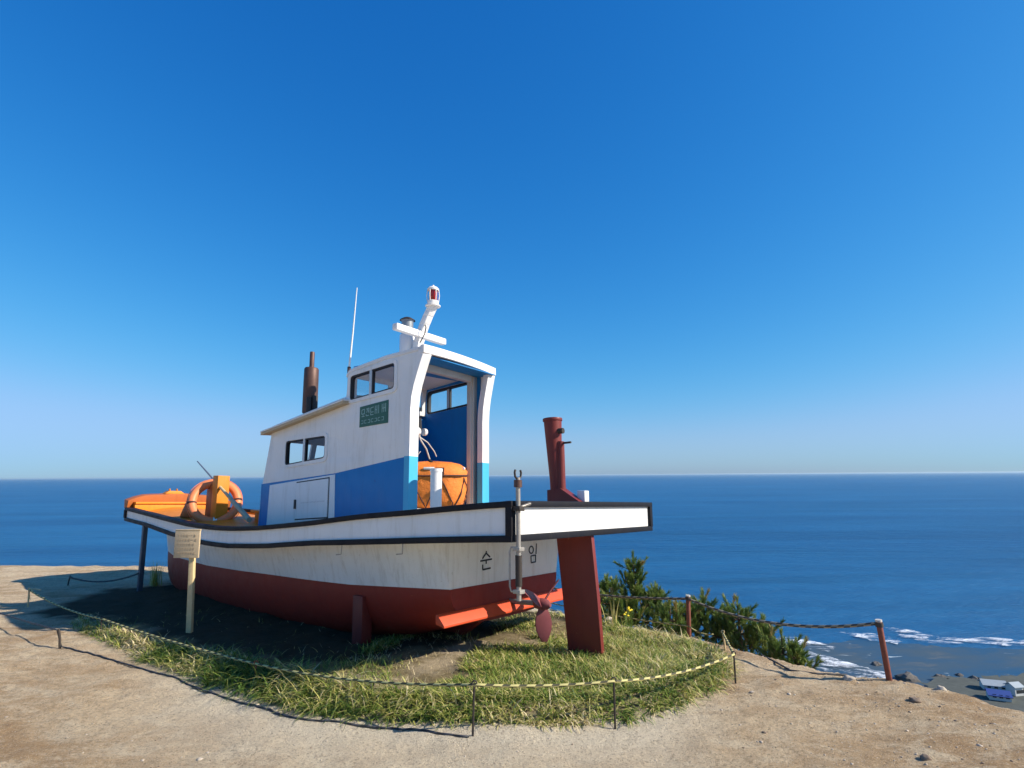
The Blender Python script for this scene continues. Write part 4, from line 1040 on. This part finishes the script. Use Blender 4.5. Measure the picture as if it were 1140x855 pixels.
# ------------------------------------------------------------------ grass
def mat_grass(name, stops, rough=.55):
    m, t, p = nodes(name); a = t.nodes.new('ShaderNodeAttribute'); a.attribute_name = 'tone'
    c = ramp(t, a.outputs['Fac'], stops); t.links.new(c, p.inputs['Base Color']); p.inputs['Roughness'].default_value = rough
    p.inputs['Specular IOR Level'].default_value = 0.3
    tr = t.nodes.new('ShaderNodeBsdfTranslucent'); t.links.new(c, tr.inputs[0]); ms = t.nodes.new('ShaderNodeMixShader'); ms.inputs[0].default_value = .22
    o = t.nodes['Material Output']; t.links.new(p.outputs[0], ms.inputs[1]); t.links.new(tr.outputs[0], ms.inputs[2]); t.links.new(ms.outputs[0], o.inputs[0])
    return m
MG = mat_grass('grass_blades', [(0.0, (0.045, 0.10, 0.020)), (0.35, (0.14, 0.23, 0.035)), (0.6, (0.36, 0.38, 0.085)), (0.8, (0.60, 0.52, 0.20)), (1.0, (0.76, 0.64, 0.38))])
def blades(base, length, width, yaw, lean, curl, tone, nseg=3):
    """numpy blades: base (n,3); returns verts, tris, tone"""
    n = len(base); s_ = np.linspace(0, 1, nseg+1)
    dirx, diry = np.cos(yaw), np.sin(yaw); V = []; 
    for k, f in enumerate(s_):
        ang = lean+curl*f; hor = length*np.sin(lean+curl*f*.5)*f; ver = length*np.cos(lean+curl*f*.5)*f
        cx = base[:, 0]+dirx*hor; cy = base[:, 1]+diry*hor; cz = base[:, 2]+ver-.01
        wd = width*(1-f**1.5)*.5
        if k == nseg: V.append(np.stack([cx, cy, cz], 1)[:, None])
        else:
            V.append(np.stack([np.stack([cx-diry*wd, cy+dirx*wd, cz], 1), np.stack([cx+diry*wd, cy-dirx*wd, cz], 1)], 1))
    V = np.concatenate(V, 1); m_ = V.shape[1]; F = []
    for k in range(nseg-1): F += [(2*k, 2*k+1, 2*k+3), (2*k, 2*k+3, 2*k+2)]
    F.append((2*nseg-2, 2*nseg-1, 2*nseg)); F = np.array(F)
    faces = (np.arange(n)[:, None, None]*m_+F[None]).reshape(-1, 3)
    return V.reshape(-1, 3), faces, np.repeat(tone, m_)
def tri_mesh(name, V, F, tone, mat):
    me = bpy.data.meshes.new(name); me.vertices.add(len(V)); me.vertices.foreach_set('co', V.ravel().astype(np.float32))
    me.loops.add(F.size); me.loops.foreach_set('vertex_index', F.ravel().astype(np.int32)); me.polygons.add(len(F))
    me.polygons.foreach_set('loop_start', np.arange(0, F.size, 3, dtype=np.int32)); me.polygons.foreach_set('loop_total', np.full(len(F), 3, np.int32))
    me.update(calc_edges=True); a = me.attributes.new('tone', 'FLOAT', 'POINT'); a.data.foreach_set('value', tone.astype(np.float32))
    me.materials.append(mat); return me
OUT = BED[1:15]   # outer front edge from the left to the right end
def scatter(n, x0, x1, y0, y1): return rng.uniform(x0, x1, n), rng.uniform(y0, y1, n)
allV, allF, allT = [], [], []; off = 0
def push(V, F, T):
    global off
    allV.append(V); allF.append(F+off); allT.append(T); off += len(V)
INNER = np.array([(-5.7, 8.0), (-5.3, 7.75), (-4.6, 7.2), (-3.96, 6.72), (-2.61, 5.98), (-1.95, 5.70), (-1.6, 5.95), (-1.45, 6.6), (-1.0, 7.1), (-.55, 6.95), (-.35, 6.55), (.0, 6.35), (.4, 6.35), (.3, 6.7), (-.1, 7.0), (-.2, 7.4), (.4, 8.0), (-5, 11)])
# turf
x, y = scatter(330000, -5.8, 2.3, 4.4, 8.2); dm = bed_mask(x, y); d_in = seg_dist(x, y, INNER, True); ins = inside(x, y, INNER)
patch = fbm(x*1.6, y*1.6, 4, 90)
dens = np.where(dm > -.03, 1.0, 0)*np.where(ins, np.clip(.20-d_in*.5, .03, 1), 1.0)
dens *= np.clip(.46+patch*3.4, .08, 1)*np.clip(.42+np.abs(x)*.0, 0, 1)
keep = rng.random(len(x)) < dens*.62; x, y, dm, patch = x[keep], y[keep], dm[keep], patch[keep]; n = len(x)
b = np.stack([x, y, ground(x, y)], 1)
front = np.clip(1-dm/.5, 0, 1)
tone = np.clip(.85-patch*1.8+rng.normal(0, .20, n)-front*.06+np.clip(x, 0, 2)*.05, 0, 1)
push(*blades(b, rng.uniform(.035, .105, n)*(1+.35*(patch > .1)), rng.uniform(.004, .008, n), rng.uniform(0, 6.28, n), rng.uniform(.4, 1.45, n), rng.uniform(.1, 1.2, n), tone))
# long drooping border grass along the front edge
cx, cy = scatter(60000, -5.8, 2.3, 4.3, 8.2); dm = bed_mask(cx, cy); d_in = inside(cx, cy, INNER)
lng = np.interp(cx, [-5.6, -4.5, -3.6, -2.2, -1.2, -.4, .3, 1.0, 1.8, 2.2], [.10, .13, .20, .27, .27, .21, .15, .19, .19, .14])
back = inside(cx, cy, INNER)
keep = (dm > -.02) & (dm < lng*1.6) & (~back) & (cy < 7.9) & (rng.random(len(cx)) < .40)
cx, cy, lng = cx[keep], cy[keep], lng[keep]
per = 16; n = len(cx)*per; x = np.repeat(cx, per)+rng.normal(0, .02, n); y = np.repeat(cy, per)+rng.normal(0, .02, n); L = np.repeat(lng, per)
clump = np.repeat(rng.random(len(cx)), per)
b = np.stack([x, y, ground(x, y)], 1); 
keep2 = rng.random(n) < .22
b, L, clump, x, y = b[keep2], L[keep2], clump[keep2], x[keep2], y[keep2]; n = len(b)
dens2 = fbm(x*2.2, y*2.2, 3, 41)
tone = np.clip(.46+.60*(clump-.5)+rng.normal(0, .16, n)+np.clip(dens2, -.2, .3)*1.2+np.clip(x-.2, 0, 1)*.16+np.clip(-2.5-x, 0, 1)*.12, 0, 1)
yaw = np.where(rng.random(n) < .65, rng.normal(-1.75, .9, n), rng.uniform(0, 6.28, n))
push(*blades(b, L*rng.uniform(.45, 1.15, n), rng.uniform(.008, .016, n), yaw, rng.uniform(.2, 1.2, n), rng.uniform(.8, 2.2, n), tone, 5))
# mid bed lush tufts behind the front edge
cx, cy = scatter(6500, -2.0, 2.2, 4.7, 7.6); dm = bed_mask(cx, cy); back = inside(cx, cy, INNER); pt = fbm(cx*1.3, cy*1.3, 3, 66)
keep = (dm > .25) & (~back) & ((pt > -.02) | ((cy > 5.2) & (cy < 5.75) & (cx < .7) & (pt > -.12))); cx, cy = cx[keep], cy[keep]; per = 20; n = len(cx)*per
x = np.repeat(cx, per)+rng.normal(0, .03, n); y = np.repeat(cy, per)+rng.normal(0, .03, n); cl = np.repeat(rng.random(len(cx)), per)
b = np.stack([x, y, ground(x, y)], 1); tone = np.clip(.50+.60*(cl-.5)+rng.normal(0, .17, n)+np.clip(x-.3, 0, 1)*.12, 0, 1)
push(*blades(b, rng.uniform(.06, .15, n), rng.uniform(.007, .013, n), rng.uniform(0, 6.28, n), rng.uniform(.4, 1.3, n), rng.uniform(.4, 1.8, n), tone, 3))
V = np.concatenate(allV); F = np.concatenate(allF); T = np.concatenate(allT)
go = bpy.data.objects.new('grass', tri_mesh('grass', V, F, T, MG)); COL.objects.link(go)
tag(go, 'green and straw coloured grass around the boat inside the rope', 'grass', kind='stuff')

# a few tall weeds
def weed(x, y, h, n, label, tone0, seed, spread=.35, head=None, name='weed', cat='weed'):
    r_ = np.random.default_rng(seed); z_ = float(ground(x, y)); b = np.stack([r_.normal(0, .02+h*.05, n), r_.normal(0, .02+h*.05, n), np.zeros(n)], 1)
    V, F, T = blades(b, r_.uniform(.5, 1.0, n)*h, r_.uniform(.008, .016, n), r_.uniform(0, 6.28, n), r_.uniform(0, spread, n), r_.uniform(0, .6, n), np.clip(tone0+r_.normal(0, .12, n), 0, 1), 4)
    o = bpy.data.objects.new(name, tri_mesh(name, V, F, T, MG)); COL.objects.link(o); o.location = (x, y, z_); tag(o, label, cat)
    if head:
        for k in range(7):
            mb = MB(); mb.lathe([(.004, -.012), (.020, 0), (.004, .012)], (r_.normal(0, h*.22), r_.normal(0, h*.2), h*r_.uniform(.6, .95)), head, 8); mb.build('flower_head', o)
    return o
M['yellow'] = plain('yellow_petals', (0.75, 0.58, 0.02), 0.6)
q = gp(172, 652); weed(q.x, q.y, .55, 60, 'tall pale weeds behind the bow of the boat', .62, 1)
q = gp(700, 694); weed(q.x, q.y, .22, 40, 'small plant with yellow flowers at the foot of the pines', .35, 2, .5, M['yellow'], 'flowering_plant', 'plant')
q = gp(685, 697); weed(q.x, q.y, .42, 14, 'thin dry stem standing beside the rudder', .75, 3, .12)

# ------------------------------------------------------------------ pine bushes below the crest on the right
MP = mat_grass('pine_needles', [(0.0, (0.045, 0.085, 0.024)), (0.5, (0.13, 0.21, 0.05)), (0.85, (0.28, 0.34, 0.085)), (1.0, (0.36, 0.27, 0.10))], .5)
MB_ = plain('pine_bark', (0.12, 0.075, 0.045), 0.9, 0, .4, 30, .5)
def make_pine(h, seed, wide=.5):
    rr = random.Random(seed); rn = np.random.default_rng(seed)
    mb = MB(); top_ = Vector((rr.uniform(-.05, .05), rr.uniform(-.05, .05), h))
    mb.tube([(0, 0, -.5), (0, 0, 0), tuple(top_*.55), tuple(top_)], [.034, .028, .018, .007], MB_, 8)
    tips = [(top_*.86, Vector((0, 0, 1)), .15)]
    lv = 0
    nl = max(3, int(h/.20))
    for l in range(nl):
        f = (l+.35)/nl; z_ = h*(.06+.80*f); nb = rr.choice((4, 5, 6))
        for k in range(nb):
            a = 2*math.pi*(k+rr.random()*.6)/nb; L = wide*(1-f*.72)*rr.uniform(.45, 1.0); st_ = top_*(z_/h); 
            mid = st_+Vector((math.cos(a)*L*.55, math.sin(a)*L*.55, L*.12)); end = st_+Vector((math.cos(a)*L, math.sin(a)*L, L*rr.uniform(.35, .7)))
            mb.tube([st_, mid, end], [.012, .009, .004], MB_, 6)
            dr = (end-mid).normalized(); dr = (dr+Vector((0, 0, .9))).normalized()
            tips.append((end-dr*.10, dr, rr.uniform(.13, .2))); tips.append((mid, (dr+Vector((0, 0, .5))).normalized(), rr.uniform(.10, .15)))
            for s_ in range(rr.choice((1, 2, 3))):
                sd_ = Vector((rr.uniform(-1, 1), rr.uniform(-1, 1), rr.uniform(.5, 1.2))).normalized(); p_ = mid.lerp(end, rr.uniform(.2, .9)); e_ = p_+sd_*rr.uniform(.06, .13)
                mb.tube([p_, e_], [.006, .003], MB_, 5); tips.append((e_-sd_*.04, sd_, rr.uniform(.09, .15)))
    V_, F_, T_ = [], [], []; off_ = 0
    for p_, dr, L in tips:
        n = int(L*620); s_ = rn.random(n); ax = np.array(dr); rnd = rn.normal(size=(n, 3)); perp = rnd-(rnd@ax)[:, None]*ax; perp /= np.linalg.norm(perp, axis=1)[:, None]
        base = np.array(p_)+ax*(s_*L)[:, None]; op = rn.uniform(.25, .95, n)*(1-.45*s_)
        nd = ax*np.cos(op)[:, None]+perp*np.sin(op)[:, None]; ln = rn.uniform(.045, .085, n)[:, None]
        side = np.cross(nd, rn.normal(size=(n, 3))); side /= np.linalg.norm(side, axis=1)[:, None]; wd = .0026
        tri = np.stack([base-side*wd, base+side*wd, base+nd*ln*.6+side*wd, base+nd*ln*.6-side*wd, base+nd*ln], 1)
        F0 = np.array([(0, 1, 2), (0, 2, 3), (3, 2, 4)]); V_.append(tri.reshape(-1, 3)); F_.append((np.arange(n)[:, None, None]*5+F0[None]).reshape(-1, 3)+off_); off_ += 5*n
        tn = np.clip(rn.uniform(.15, .75)+.15*s_+rn.normal(0, .08, n)+(.25 if rn.random() < .06 else 0), 0, 1); T_.append(np.repeat(tn, 5))
    return mb, tri_mesh('needles', np.concatenate(V_), np.concatenate(F_), np.concatenate(T_), MP)
protos = [make_pine(1.05, 5, .34), make_pine(.8, 8, .38), make_pine(.65, 12, .34)]
pm_tr = []
G3 = 'young pine bushes below the cliff edge'
def pine(px, y, top_py, kind, label, rz, sc=None):
    mbp, nm = protos[kind]; h0 = (1.05, .8, .65)[kind]
    x = (px-570)*y/645; ztop = 1.6-(top_py-528.5)*y/645*1.0
    s_ = sc or 1.0; z0 = ztop-h0*s_-.05
    t_ = thing('pine_bush', (x, y, z0), label, 'pine bush', rz, G3); t_.scale = (s_,)*3
    if len(pm_tr) <= kind or pm_tr[kind] is None:
        while len(pm_tr) <= kind: pm_tr.append(None)
        tr_ = mbp.build('trunk', t_); pm_tr[kind] = tr_
    else:
        tr_ = pm_tr[kind].copy(); COL.objects.link(tr_); tr_.parent = t_
    c_ = bpy.data.objects.new('crown', nm); COL.objects.link(c_); c_.parent = t_
pine(699, 8.3, 609, 0, 'tallest young pine, right beside the rudder', 0.3)
pine(674, 8.9, 634, 1, 'young pine partly hidden by the rudder blade', 1.2)
pine(722, 8.4, 643, 1, 'young pine just right of the tallest one', 2.2)
pine(686, 8.2, 652, 2, 'low pine in front of the tallest one', 2.6)
pine(752, 8.2, 657, 1, 'spreading low pine left of the rusty post', 4.0)
pine(735, 7.9, 662, 2, 'small low pine under the sagging rope', 5.0)
pine(773, 8.3, 654, 2, 'slim young pine right behind the rusty post', 0.9)
pine(790, 8.2, 666, 1, 'mid sized pine right of the rusty post', 3.3)
pine(809, 7.9, 661, 2, 'upright pine with a dense top behind the pale stake', 1.5)
pine(830, 7.7, 677, 1, 'low dark pine right of the pale stake', 4.4)
pine(853, 7.3, 694, 2, 'low pine where the bushes meet the bare sand', 2.0)
pine(868, 7.1, 702, 2, 'rightmost low pine bush at the end of the row', 0.2, .8)
pine(655, 9.3, 648, 1, 'pine bush behind the rudder seen under the stern', 5.5)

# ------------------------------------------------------------------ pebbles and stones
def rock_mesh(seed, sub=2, mat=None):
    bm = bmesh.new(); bmesh.ops.create_icosphere(bm, subdivisions=sub, radius=1)
    for q in bm.verts: q.co *= 1+.45*mnoise.noise(q.co*1.4+Vector((seed*3.1, 0, 0))); q.co.z *= .6
    V = [tuple(q.co) for q in bm.verts]; F = [tuple(q.index for q in f.verts) for f in bm.faces]; bm.free(); return V, F
rms = [rock_mesh(k, 1) for k in range(6)]
mb = MB(); rr = random.Random(21); MS = [M['stone'], plain('brown_stone', (0.20, 0.145, 0.10), .9, 0, .3, 30, .5), plain('light_stone', (0.46, 0.39, 0.30), .9, 0, .2, 30, .4)]
cnt = 0
for k in range(14000):
    x = rr.uniform(-6, 4.6); y = rr.uniform(2.4, 8)
    wgt = .10+.75*max(0, min(1, (x-1.2)/2.0))
    if rr.random() > wgt: continue
    if bool(inside(np.array([x]), np.array([y]), BED)[0]) and rr.random() > .08: continue
    s_ = rr.choice((.003, .004, .005, .006, .008))*rr.uniform(.7, 1.4) if rr.random() < .975 else rr.uniform(.010, .022)
    V, F = rr.choice(rms); a = rr.uniform(0, 6.28); z_ = float(ground(x, y)); ca, sa = math.cos(a), math.sin(a)
    mb.add([(x+(q[0]*ca-q[1]*sa)*s_, y+(q[0]*sa+q[1]*ca)*s_, z_+q[2]*s_) for q in V], F, rr.choice(MS)); cnt += 1
po = mb.build('pebbles', recalc=False, angle=60); tag(po, 'small pebbles and clods scattered over the sandy ground', 'pebbles', kind='stuff')
def stone(px, py, s_, label, k, mt):
    q = gp(px, py); V, F = rock_mesh(k+30, 3); mb = MB(); mb.add([(a*s_, b*s_, c_*s_+s_*.15) for a, b, c_ in V], F, mt)
    o = mb.build('stone', recalc=False, angle=60); o.location = q; tag(o, label, 'stone')
stone(945, 757, .045, 'tan stone at the end of the dark strand laid as rope shadow', 1, M['stone'])
stone(1048, 768, .035, 'pale upright stone on the cliff edge right of the leaning post', 2, MS[2])
stone(678, 691, .06, 'pale rounded stone between the rudder and the pines', 3, MS[2])
stone(1019, 781, .04, 'flat dark stone on the slope below the leaning post', 4, MS[1])
stone(1031, 845, .028, 'small dark stone near the bottom right of the sandy ground', 5, MS[1])
print('blades', len(F), 'pebbles', cnt)

# ------------------------------------------------------------------ air
HZ = 1.5e-5
m = bpy.data.materials.new('sea_haze'); m.use_nodes = True; t = m.node_tree; t.nodes.clear()
o_ = t.nodes.new('ShaderNodeOutputMaterial'); pv = t.nodes.new('ShaderNodeVolumePrincipled')
pv.inputs['Color'].default_value = (0.68, 0.88, 1.0, 1); pv.inputs['Density'].default_value = HZ; pv.inputs['Anisotropy'].default_value = 0.2
t.links.new(pv.outputs[0], o_.inputs['Volume'])
mb = MB(); mb.box((-130000, -130000, -94.5), (130000, 130000, 12), m); hz = mb.build('haze'); hz['kind'] = 'stuff'; hz['label'] = 'thin pale sea haze over the water towards the horizon'; hz['category'] = 'haze'
